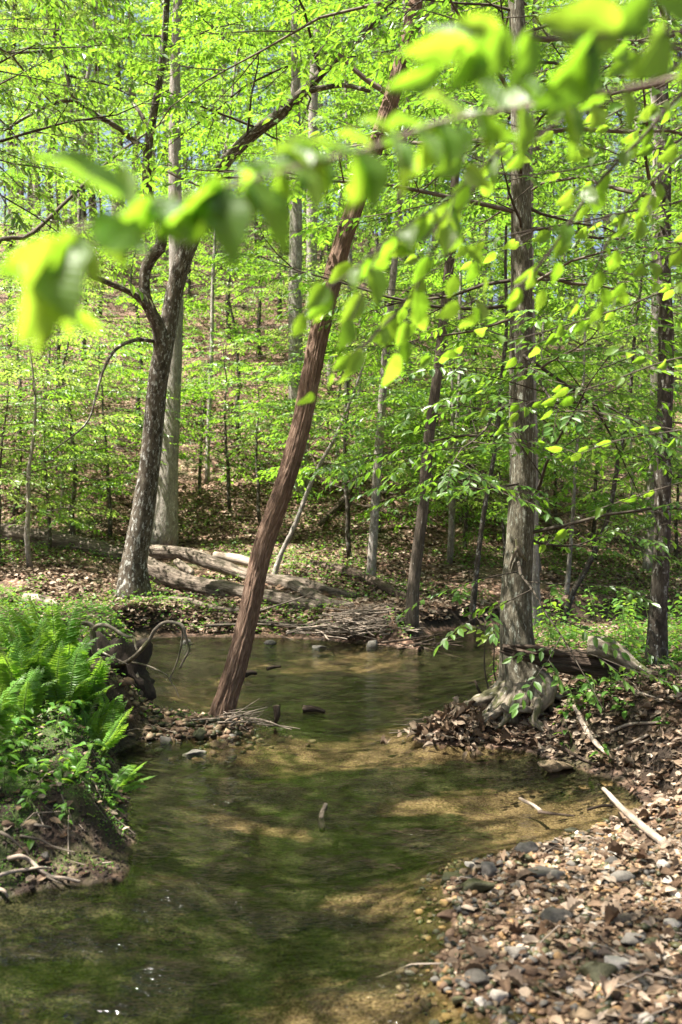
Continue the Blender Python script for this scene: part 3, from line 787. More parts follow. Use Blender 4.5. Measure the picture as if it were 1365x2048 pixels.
straight('pale_trunk_tree', 'bark_pale', [(325, 1090), (331, 1020), (338, 900), (346, 780), (352, 640), (352, 500), (350, 350), (350, 220), (352, 100)], [64, 50, 38, 32, 29, 28, 26, 23, 19], 18.0, 'stout pale grey trunk standing close behind the forked dark beech', 21, (14, .5, 2.0, .10), sides=28, furrow=.03)
straight('brown_trunk_tree', 'bark_brown', [(822, 1245), (828, 1170), (846, 1020), (858, 880), (874, 760), (888, 640), (900, 520), (908, 400), (915, 250)], [32, 24, 23, 22, 21, 20, 19, 17, 15], 12.25, 'brown furrowed trunk leaning right at the bend of the stream', 22, (28, .33, 1.6, .085), sides=26, furrow=.06)
straight('slim_pale_tree', 'bark_pale', [(742, 1160), (748, 1060), (758, 900), (768, 760), (782, 600), (798, 440), (806, 300)], [20, 18, 17, 16, 15, 13, 12], 15.2, 'slim pale grey tree between the leaning dead trunk and the brown trunk', 23, (20, .34, 1.3, .085), sides=14)
straight('slender_pale_tree', 'bark_pale', [(1078, 1240), (1070, 1130), (1070, 950), (1066, 760), (1062, 560), (1062, 420), (1060, 250)], [20, 17, 15, 15, 14, 12, 11], 12.6, 'slender pale stem rising just behind the big smooth grey tree', 24, (9, .36, 1.2, .08), sides=14)
straight('slim_dark_sapling', 'bark_dark', [(943, 1205), (956, 1120), (968, 1030), (984, 940), (996, 860), (1004, 760)], [14, 11, 10, 9, 9, 8], 13.8, 'thin dark sapling tilted right between brown trunk and big tree', 25, (9, .22, 1.0, .08), extn=4, step=.8, sides=10)
straight('tilted_dark_sapling', 'bark_dark', [(1118, 1242), (1145, 1190), (1175, 1135), (1205, 1070), (1222, 1010), (1238, 920), (1252, 850), (1262, 780)], [15, 12, 11, 11, 10, 9, 8, 7], 13.9, 'thin dark sapling leaning strongly right beyond the water', 26, (9, .3, 1.0, .08), extn=3, step=.7, sides=10)
straight('white_sapling', 'bark_pale', [(1133, 1190), (1140, 1120), (1146, 1040), (1150, 960), (1156, 880)], [11, 9, 8, 7, 6], 15.0, 'thin whitish sapling stem behind the dark sapling that leans right', 27, (9, .25, 1.0, .08), extn=4, step=.7, sides=8)
straight('grey_trunk_tree', 'bark_pale', [(1298, 1175), (1302, 1060), (1308, 900), (1312, 700), (1312, 500), (1314, 300)], [26, 22, 20, 19, 17, 15], 17.5, 'grey trunk half hidden behind the dark trunk at the right edge', 28, (24, .35, 1.9, .095), sides=14)
straight('tall_pale_tree', 'bark_pale', [(594, 1030), (592, 900), (592, 750), (591, 600), (592, 450), (590, 300), (592, 150)], [38, 32, 29, 27, 25, 23, 20], 20.5, 'tall pale sunlit trunk on the slope behind the leaning dead trunk', 29, (16, .5, 2.2, .105), sides=18)
straight('tall_grey_tree', 'bark_pale', [(622, 900), (622, 760), (623, 600), (624, 450), (626, 300), (628, 150)], [28, 24, 22, 22, 20, 18], 25.0, 'tall shaded grey trunk uphill right beside the tall pale trunk', 30, (16, .5, 2.3, .11), sides=14)
straight('slope_tree', 'bark_pale', [(690, 985), (692, 900), (694, 800), (698, 680), (700, 520)], [14, 12, 11, 11, 9], 21.0, 'thin grey tree on the leafy slope right of the leaning dead trunk', 31, (20, .3, 1.6, .095), sides=10)
straight('thin_slope_tree', 'bark_pale', [(415, 990), (416, 900), (420, 800), (424, 680), (426, 560)], [11, 9, 9, 8, 7], 21.0, 'thin pale stem on the slope between pale trunk and dead trunk', 32, (20, .2, 1.5, .095), sides=8)
straight('leaning_slope_stem', 'bark_pale', [(545, 1160), (562, 1110), (590, 1050), (615, 985), (640, 930), (668, 880), (690, 830)], [12, 10, 9, 9, 8, 7, 6], 15.2, 'crooked grey stem tilting right just behind the dead trunk', 33, (10, .45, .9, .08), extn=2, step=.5, sides=8)
straight('dark_far_stem', 'bark_dark', [(922, 1080), (926, 1000), (938, 920), (946, 870), (950, 760)], [15, 13, 12, 10, 8], 19.5, 'short dark stem on the slope right of the brown trunk', 34, (14, .25, 1.2, .09), extn=3, step=.8, sides=8)
straight('pale_far_stem', 'bark_pale', [(900, 1140), (906, 1050), (908, 950), (914, 850), (920, 740)], [12, 10, 9, 8, 8], 17.0, 'pale thin stem between the brown trunk and the tilted dark sapling', 35, (9, .25, 1.2, .09), extn=4, step=.8, sides=8)

# a fallen pole leaning across the upper left
a = Acc(); pl_ = PL((-40, 540, 16), (60, 470, 16.2), (140, 395, 16.6), (230, 312, 17), (330, 240, 17.5)); bz = gbase(-40, 16)
a.tube(np.vstack([[bz + [-1.2, -.3, 0]], pl_]), [.06, .04, .035, .03, .025, .012], 10, 40, bumpy(40, .06))
link('leaning_pole', a.mesh('leaning_pole', M['bark_brown'], bz), None, bz, 'long thin bare stem slanting up right at the upper left', 'dead tree')

# ------------------------------------------------------------------ hillside trees: prototypes, then copies
def proto_understory(seed, h):
    rg = np.random.default_rng(seed)
    tp = np.cumsum(np.vstack([[0, 0, -.05], *[np.r_[rg.normal(0, .05 * h / 5, 2), h / 8] for _ in range(8)]]), 0); tw = np.linspace(.02 + .007 * h, .006, 9)
    fol = foliage(rg, tp, tw, int(6 + 1.75 * h), .20, 1, lambda t: .35 * h * (.45 + .75 * math.sin(min(1, t * 1.0) * 2.6)), lambda t: .12 + .25 * t, 6, 3, 9, .42, .10, 4, .28, .25, None, .45)
    return tp, tw, fol


def proto_canopy(seed, h, r):
    rg = np.random.default_rng(seed)
    tp = np.cumsum(np.vstack([[0, 0, -.1], *[np.r_[rg.normal(0, .12, 2), h / 10] for _ in range(10)]]), 0); tw = np.r_[r * 1.3, np.linspace(r, .02, 10)]
    fol = foliage(rg, tp, tw, 20, .38, 1, lambda t: 2.6 * (.45 + math.sin(min(1, (t - .32) / .68) * 2.7)), lambda t: .2 + .6 * t, 8, 3, 10, .55, .175, 4, .45, .3, None, .4)
    return tp, tw, fol


ug, cg = 'young beeches on the far slope', 'tall trees up the hillside'
ULOOK = ['short leafy young beech', 'small leafy young beech', 'leafy young beech', 'tall leafy young beech', 'very tall leafy young beech']
CLOOK = ['slim forest tree', 'tall stout forest tree', 'tall brown forest tree with pale leaves', 'short forest tree with pale leaves']
MARKS = [(-200, 'left of the forked beech'), (335, 'right of the stout pale trunk'), (600, 'right of the tall pale trunk'), (775, 'left of the brown trunk'), (885, 'right of the brown trunk'), (1050, 'right of the big grey tree'), (1200, 'by the right edge')]
ROWS = [(0, 'at slope foot'), (17.2, 'low on slope'), (20.2, 'on lower slope'), (23.6, 'mid slope'), (28.5, 'high on slope'), (35, 'near hilltop'), (45, 'on hilltop'), (57, 'beyond hilltop')]
seen_labels = {}


def place_label(look, px, y):
    m = [t for q, t in MARKS if px >= q][-1]; r = [t for q, t in ROWS if y >= q][-1]
    return f'{look} {r} {m}'


def uniq(lab):
    k = seen_labels[lab] = seen_labels.get(lab, 0) + 1
    return lab if k == 1 else f'{("second", "third", "fourth", "fifth", "sixth", "seventh", "eighth", "ninth")[k - 2]} {lab}'


U = []
for k, hh in enumerate((3.2, 4.2, 5.2, 6.4, 7.4)):
    tp, tw, fol = proto_understory(100 + k, hh)
    U.append(tree_thing('young_beech', tp, tw, 'bark_pale' if k % 2 else 'bark_dark', fol, ('leaf', 'leaf_far', 'leaf', 'maple', 'leaf')[k], 'young beech', 'tree', ug, 8, 16, None))
C = []
for k, (hh, r) in enumerate(((15, .13), (18, .17), (20, .15), (13, .10))):
    tp, tw, fol = proto_canopy(200 + k, hh, r)
    C.append(tree_thing('canopy_tree', tp, tw, ('bark_pale', 'bark_pale', 'bark_brown', 'bark_pale')[k], fol, 'leaf_far' if k > 1 else 'leaf', 'tall tree', 'tree', cg, 10, 24, bumpy(60 + k, .06, 1.6, 1.2), LEAF4))
USPOT = [  # pixel column, distance, prototype
    (-40, 46, 4), (30, 50, 4), (100, 47, 4), (170, 52, 4), (240, 48, 4), (330, 53, 4), (420, 49, 4), (510, 54, 4), (600, 50, 4), (690, 55, 4), (780, 50, 4), (870, 56, 4), (960, 50, 4), (1050, 56, 4), (1140, 52, 4), (1230, 57, 4), (1320, 52, 4), (1400, 56, 4),
    (520, 19, 0), (620, 20.5, 1), (760, 18.6, 0), (820, 22.5, 1), (930, 18.2, 0), (1110, 19, 0), (1190, 18, 0), (1260, 20.5, 1), (1350, 19, 0), (680, 22, 1), (400, 20.5, 0), (300, 19.5, 0), (220, 18.3, 0), (100, 17, 0), (0, 15.8, 0), (1060, 22, 1), (900, 24.5, 2), (760, 25.5, 2),
    (700, 17, 0), (460, 19.5, 0), (1010, 16.5, 0), (880, 20, 0), (60, 15.5, 1), (150, 17.5, 2), (900, 16.8, 1), 
    (1080, 16.5, 1), (1370, 17.5, 3), (1440, 15.8, 2), (120, 24, 4), (760, 28, 4), 
    (1060, 24, 4), (20, 29, 4), (200, 32, 4), (380, 34, 4), (520, 36, 4), (660, 33, 4), (840, 34, 4), (980, 30, 4), (1120, 31, 4), (1280, 33, 4), (1400, 29, 4),
    (-90, 20, 3), (960, 26.5, 3), (90, 20.5, 1), (460, 30, 4), (1040, 36, 4), (740, 38, 4), (250, 38, 4), (80, 37, 4),
    (-20, 23, 4), (170, 27.5, 4), (360, 29, 4), (900, 27, 4), (1200, 28, 4), (1340, 26, 4), (640, 29, 4), (1100, 20, 3), (60, 33, 4), (560, 32, 4), (1180, 36, 4), (920, 38, 4), (1320, 38, 4),
    (480, 23, 2), (720, 20.5, 1), (1300, 18.5, 1), (30, 19, 2), (-40, 16.5, 1), (120, 18.8, 1), (280, 23.5, 2), (660, 26, 3), (1380, 24, 4), (520, 28.5, 4), (820, 30, 4)]
first = set()
for px, y, pk in sorted(USPOT):
    b = gbase(px, y, 0); lab = uniq(place_label(ULOOK[pk], px, y))
    if pk in first: copy_thing(U[pk], b, random.uniform(0, 6.28), random.uniform(.85, 1.15) * (1.6 if y > 44 else 1), lab)
    else: first.add(pk); U[pk].location = tuple(b); U[pk]['label'] = lab
CSPOT = [(-30, 52, 1), (70, 44, 0), (150, 58, 1), (270, 46, 0), (20, 42, 2), (230, 62, 0), (350, 56, 1), (480, 46, 0), (610, 60, 2), (740, 48, 1), (130, 66, 1), (870, 52, 0), (50, 66, 2), (1180, 44, 0), (1340, 50, 2), (1260, 54, 1), (1100, 48, 2), (800, 37, 3), (160, 36, 0), (450, 38, 1), (880, 42, 1), (970, 36, 0), (1080, 40, 2), (1210, 46, 1), (1270, 36, 0), (1360, 41, 2), (110, 44, 2),
         (370, 48, 0), (620, 46, 1), (770, 52, 0), (1000, 54, 2), (1120, 58, 1), (240, 56, 1), (500, 58, 2), (1320, 56, 0), (20, 58, 0), (-80, 35, 1), (1440, 33, 1), (1180, 66, 2), (900, 66, 0), (680, 66, 1), (400, 68, 2),
         (140, 38, 3), (340, 40, 1), (580, 40, 2), (660, 39, 3), (820, 46, 2), (940, 48, 1), (1040, 46, 0), (1160, 50, 2), (1290, 47, 1), (60, 50, 1), (190, 49, 2), (430, 52, 1), (560, 52, 0), (700, 58, 1), (840, 58, 2), (960, 60, 1), (1060, 64, 1), (1240, 60, 2), (310, 62, 1), (110, 62, 2)]
first = set()
for px, y, pk in sorted(CSPOT):
    b = gbase(px, y, 0); lab = uniq(place_label(CLOOK[pk], px, y))
    if pk in first: copy_thing(C[pk], b, random.uniform(0, 6.28), random.uniform(.9, 1.25), lab)
    else: first.add(pk); C[pk].location = tuple(b); C[pk]['label'] = lab

# trees of the left bank whose crowns hang into the top of the picture and shade the stream
for k, (x, y, hh, lab) in enumerate([(-3.2, 4.6, 10.5, 'broad leafy tree on the left bank reaching in at the top left'), (-4.6, 10.8, 12.5, 'tall tree on the left bank behind the ferns shading the stream')]):
    rg = np.random.default_rng(300 + k); b = np.array([x, y, h1(x, y) - .05])
    tp = b + np.cumsum(np.vstack([[0, 0, 0], *[np.r_[rg.normal(0, .1, 2), hh / 9] for _ in range(9)]]), 0); tw = np.r_[.17, np.linspace(.13, .015, 9)]
    fol = foliage(rg, tp, tw, 42, .38, 1, lambda t: 2.6 * (.5 + math.sin(min(1, (t - .34) / .66) * 2.6)), lambda t: .1 + .4 * t, 7, 4, 11, .38, .092, 5, .3, .3, None, .4, k == 0)
    root = tree_thing('bank_tree', tp, tw, 'bark_brown', fol, 'maple', lab, 'tree', None, 16, 40, bumpy(80 + k, .06))
    if k == 1:      # boughs that hang into the top left corner of the picture
        f2 = foliage(rg, tp, tw, 16, .36, .62, lambda t: 3.6, lambda t: .10, 8, 3, 9, .36, .098, 5, .35, .5, lambda k, t: -.95 + rg.normal(0, .35), .4, True)
        link('branches', f2[0].mesh('branches', M['twig_dark'], tp[0]), root, kind='stuff'); link('crown', leaf_mesh('crown', f2[1], f2[2], f2[3], LEAF6, M['maple'], origin=tp[0]), root, kind='stuff')

# ------------------------------------------------------------------ fallen logs on the far bank
def log(name, pts, r, label, mat='log', seed=1, furrow=.12, sides=28, seg=140, amp=.16, cat='log', group=None):
    pts = np.array(pts, float); rr = np.broadcast_to(r, (len(pts),)); pts[:, 2] = [max(q[2], h1(q[0], q[1]) + .55 * w) for q, w in zip(pts, rr)]; b = pts.mean(0); b[2] = min(pts[:, 2]) - (r if np.isscalar(r) else max(r)) * .8
    a = Acc(); a.tube(pts, r, sides, seg, bumpy(seed, amp, 1.6, 2.2, furrow))
    return link(name, a.mesh(name, M[mat], b), None, b, label, cat, group)


def rest(px, y, up):
    p = gbase(px, y, 0); p[2] += up; return p


la, lb = hit(-60, 1066) + [0, 0, .12], hit(252, 1128) + [0, 0, .12]
log('fallen_log', [la, la * .65 + lb * .35 + [0, 0, .03], la * .3 + lb * .7 - [0, 0, .02], lb], [.15, .16, .15, .12], 'long weathered log lying left behind the forked beech', seed=2)
log('fallen_log', [P(285, 1128, 14.9), P(330, 1150, 14.75), P(400, 1172, 14.4), P(455, 1192, 14.1), P(560, 1225, 13.6), P(640, 1248, 13.2)], [.14, .15, .13, .125, .115, .07], 'thick weathered log running down from the forked beech to the water', seed=3)
log('fallen_log', [P(298, 1104, 15.8), P(370, 1108, 15.6), P(430, 1128, 15.3), P(500, 1160, 14.9), P(580, 1195, 14.4), P(650, 1228, 13.7), P(705, 1250, 13.3)], [.12, .105, .10, .095, .085, .07, .05], 'long bare log sloping behind the thick log to the brush pile', seed=4)
log('fallen_log', [P(540, 1172, 14.9), P(600, 1190, 14.7), P(660, 1208, 14.4), P(715, 1216, 14.2)], [.06, .085, .08, .06], 'short grey log lying across the ends of the sloping logs', seed=5, sides=14, seg=60)
log('fallen_log', [P(325, 1222, 13.6), P(380, 1222, 13.5), P(440, 1232, 13.3), P(520, 1240, 13.2)], [.05, .05, .045, .03], 'thin pale log lying low by the water left of the dead trunk', seed=6, sides=12, seg=60)
log('fallen_log', [P(625, 1160, 16), P(700, 1185, 15.3), P(760, 1205, 14.6), P(815, 1225, 13.9)], [.07, .08, .075, .05], 'dark log leading to the foot of the brown trunk', 'rotten', 7, sides=14, seg=60)
log('fallen_log', [P(430, 1112, 15.9), P(480, 1120, 15.7), P(520, 1132, 15.5)], [.07, .08, .05], 'stubby bleached log behind the sloping logs', 'stick', 8, sides=14, seg=50)
log('fallen_log', [rest(640, 18.6, .1), rest(690, 20, .12), rest(745, 22.5, .12)], [.05, .05, .04], 'thin dark pole lying up the slope behind the dead trunk', 'rotten', 9, sides=8, seg=30)
log('log_slab', [P(352, 1122, 15.2), P(368, 1135, 15.1), P(385, 1148, 14.95)], [.05, .07, .05], 'broken pale slab of wood on top of the logs', 'stick', 10, sides=10, seg=30, cat='wood')
log('fallen_log', [rest(50, 12.9, .07), rest(85, 12.8, .08), rest(115, 12.7, .07)], [.07, .09, .05], 'short bleached log among green herbs at the left', 'stick', 12, sides=14, seg=40)

# rotten log and the pale chunk beside the big tree
lp_ = np.array([P(1005, 1296, 6.95), P(1050, 1306, 6.97), P(1100, 1318, 7.0), P(1150, 1324, 7.05), P(1205, 1330, 7.1), P(1240, 1338, 7.15)])
b = lp_.mean(0) - [0, 0, .1]
root = link('rotten_log', None, None, b, 'dark splintered rotten log lying beside the big smooth grey tree', 'log')
a = Acc(); a.tube(lp_, [.03, .05, .068, .082, .088, .075], 40, 160, lambda an, l: 1 + .16 * fbm(np.stack([np.cos(an) * 1.5, np.sin(an) * 1.5, l * 2], 1), 3, 3) + .17 * fbm(np.stack([np.cos(an) * 5, np.sin(an) * 5, l * 1.4], 1), 9, 3))
link('log_body', a.mesh('log_body', M['rotten'], b), root)
for k, (p, r) in enumerate([((P(1022, 1291, 6.9), P(1060, 1296, 6.9), P(1110, 1305, 6.94), P(1140, 1312, 6.97)), [.006, .02, .026, .008]), ((P(998, 1302, 6.93), P(1030, 1312, 6.92), P(1075, 1322, 6.95)), [.004, .016, .012]), ((P(1080, 1330, 6.93), P(1120, 1335, 6.95), P(1180, 1342, 7.0)), [.006, .024, .012])]):
    a = Acc(); a.tube(np.array(p), r, 12, 40, bumpy(70 + k, .3, 1.5, 6)); link('splinter', a.mesh('splinter', M['rotten'], b), root)
log('bark_chunk', [P(1176, 1293, 7.02), P(1205, 1296, 7.0), P(1238, 1312, 6.97), P(1265, 1334, 6.95), P(1300, 1352, 6.93)], [.062, .068, .062, .05, .03], 'pale bark covered broken log end leaning on the dark rotten log', 'bark_root', 75, .16, 36, 120, .30)
log('fallen_log', [P(1290, 1345, 7.1), P(1330, 1352, 7.1), P(1400, 1360, 7.1)], [.035, .045, .05], 'thin dark log disappearing at the right edge', 'rotten', 76, sides=12, seg=40)


# ------------------------------------------------------------------ sticks and piles
def stick_mesh(seed, L, r, bends=3, fork=True):
    rg = np.random.default_rng(seed); d = np.array([1., 0, 0]); p = [np.zeros(3)]
    for _ in range(bends + 2):
        d = d + rg.normal(0, .09, 3) * [1, 1, .5]; d /= np.linalg.norm(d); p.append(p[-1] + d * L / (bends + 2))
    a = Acc(); a.tube(np.array(p), np.linspace(r, r * .45, len(p)), 6, 9, bumpy(seed, .15, 1.5, 20))
    if fork and rg.random() < .6:
        q = p[len(p) // 2]; e = d + rg.normal(0, .6, 3); e /= np.linalg.norm(e)
        a.tube(np.array([q, q + e * L * .16, q + e * L * .3 + rg.normal(0, .02, 3)]), [r * .6, r * .45, r * .25], 4, 5)
    return a


SM = [[stick_mesh(500 + k, 1., .012 + .008 * (k % 3)).mesh('stick', M[mm]) for k in range(6)] for mm in ('stick', 'twig', 'rotten')]


def put_stick(parent, org, p, yaw, pitch, L, kind=0, label=None, cat=None, group=None, name='stick', thick=1.):
    o = link(name, SM[kind][random.randrange(6)], parent, np.array(p) - np.array(org), label, cat, group)
    o.rotation_euler = (random.uniform(-.4, .4), -pitch, yaw); o.scale = (L, L * thick, L * thick)
    return o


def stick_pile(name, cx, cy, rx, ry, h, n, Ls, label, kinds=(0, 0, 0, 1, 2), yawm=0., yaws=.7, z0=None, thick=1.):
    b = np.array([cx, cy, max(0, h1(cx, cy)) if z0 is None else z0])
    root = link(name, None, None, b, label, 'brush pile')
    for _ in range(n):
        u = random.gauss(0, .42); v = random.gauss(0, .42); f = math.exp(-(u * u + v * v) * 1.6)
        L = random.uniform(*Ls); yaw = yawm + random.gauss(0, yaws)
        p = b + [u * rx - math.cos(yaw) * L / 2, v * ry - math.sin(yaw) * L / 2, random.uniform(.0, 1) * h * f + .01]
        put_stick(root, b, p, yaw, random.gauss(0, .12), L, random.choice(kinds), thick=thick)
    return root


stick_pile('brush_pile', .30, 12.2, .62, .28, .36, 190, (.2, .75), 'heap of bleached flood sticks at the water edge in mid stream', (0, 0, 0, 0, 1), thick=.75)
stick_pile('brush_pile', -.72, 7.32, .30, .18, .14, 46, (.12, .5), 'little heap of sticks caught at the foot of the leaning dead trunk', z0=.03, thick=.7, yaws=1.)
stick_pile('brush_pile', -.75, 12.95, .7, .25, .10, 18, (.5, 1.2), 'low scatter of dark branches along the far water edge', (1, 2), thick=.8)
stick_pile('brush_pile', 1.0, 11.75, .35, .15, .08, 14, (.4, .8), 'few dark sticks trailing right from the flood heap into the water', (2,), thick=1.1)
stick_pile('brush_pile', .62, 7.05, .25, .2, .12, 14, (.25, .5), 'pale twigs poking out of the drifted leaves below the big tree', (0, 1), math.pi * .9, .5, thick=.6)

for p0, p1, r, lab, mt in [
    (P(1208, 1578, 5.25), P(1362, 1715, 4.25), (.011, .021), 'thick broken bleached branch leaning on the right gravel bank', 'stick'),
    (P(1040, 1597, 5.55), P(1082, 1622, 5.25), (.008, .011), 'thin bright white stick lying in the shallow water', 'stick'),
    (P(1078, 1624, 5.25), P(1150, 1632, 5.1), (.008, .004), 'dark wet twig in the shallows beside the white stick', 'rotten'),
    (P(1175, 1620, 5.3), P(1225, 1612, 5.35), (.006, .009), 'short dark stick in the sandy shallows on the right', 'rotten'),
    (P(1225, 1845, 3.75), P(1325, 1827, 3.85), (.022, .026), 'stubby grey branch lying on the gravel bar', 'twig'),
    (P(1195, 1905, 3.5), P(1290, 1922, 3.45), (.007, .004), 'thin pale twig across the gravel bar', 'stick'),
    (P(1085, 1695, 4.65), P(1205, 1692, 4.7), (.012, .02), 'dark driftwood stick along the top of the gravel bar', 'rotten'),
    (P(945, 1830, 3.95), P(1070, 1850, 3.85), (.010, .006), 'slim dark twig between the wet mossy stones', 'rotten'),
    (P(652, 1610, 5.42), P(645, 1658, 5.1), (.011, .018), 'short lichen grey stub standing out of the middle of the water', 'log'),
    (P(1312, 1640, 5.2), P(1320, 1590, 5.2), (.006, .004), 'bare thin twig standing upright at the right bank foot', 'stick'),
    (P(550, 1450, 7.4), P(553, 1412, 7.4), (.012, .03), 'little upright snag of debris in the water right of the dead trunk', 'rotten'),
    (P(535, 1338, 9.8), P(562, 1333, 9.9), (.018, .014), 'dark stick floating behind the leaning dead trunk', 'rotten'),
    (P(490, 1350, 9.4), P(512, 1346, 9.5), (.03, .018), 'blackish drift wood bit behind the dead trunk', 'rotten'),
    (P(608, 1418, 8.0), P(650, 1424, 7.95), (.03, .015), 'dark lump of driftwood lying in mid stream', 'rotten'),
    (P(960, 1385, 8.4), P(950, 1360, 8.4), (.012, .008), 'short dark stake poking from the bank left of the big tree', 'rotten')]:
    a = Acc(); pts = np.array([p0, (np.array(p0) * .5 + np.array(p1) * .5) + np.random.default_rng(int(p0[0] * 999) % 997).normal(0, .012, 3), p1])
    a.tube(pts, [r[0], (r[0] + r[1]) * .52, r[1]], 12, 30, bumpy(int(abs(p0[0]) * 100), .2, 1.5, 14, .05))
    b = np.array(p1); link('branch_piece', a.mesh('branch_piece', M[mt], b), None, b, lab, 'stick')


# ------------------------------------------------------------------ stones
def rock_mesh(name, seed, mat, sub=2, flat=.6, cuts=13, rough=.16, sharp=.66):
    import bmesh
    bm = bmesh.new(); bmesh.ops.create_icosphere(bm, subdivisions=sub, radius=1)
    v = np.array([x.co[:] for x in bm.verts]); rg = np.random.default_rng(seed)
    v *= rg.uniform(.8, 1.25, 3) * [1.15, .95, 1]
    for _ in range(cuts):
        n = rg.normal(0, 1, 3); n /= np.linalg.norm(n); d = rg.uniform(sharp - .17, sharp + .13)
        e = v @ n - d; v = v - np.where(e > 0, e, 0)[:, None] * n * .92
    v += v / (np.linalg.norm(v, axis=1)[:, None] + 1e-9) * (rough * fbm(v * 1.7, seed, 3))[:, None]
    v[:, 2] *= flat
    for x, c in zip(bm.verts, v): x.co = c
    me = bpy.data.meshes.new(name); bm.to_mesh(me); bm.free()
    me.polygons.foreach_set('use_smooth', [sub >= 3 or sub <= 1] * len(me.polygons)); me.materials.append(mat)
    if sub == 2: me.polygons.foreach_set('use_smooth', [True] * len(me.polygons))
    return me


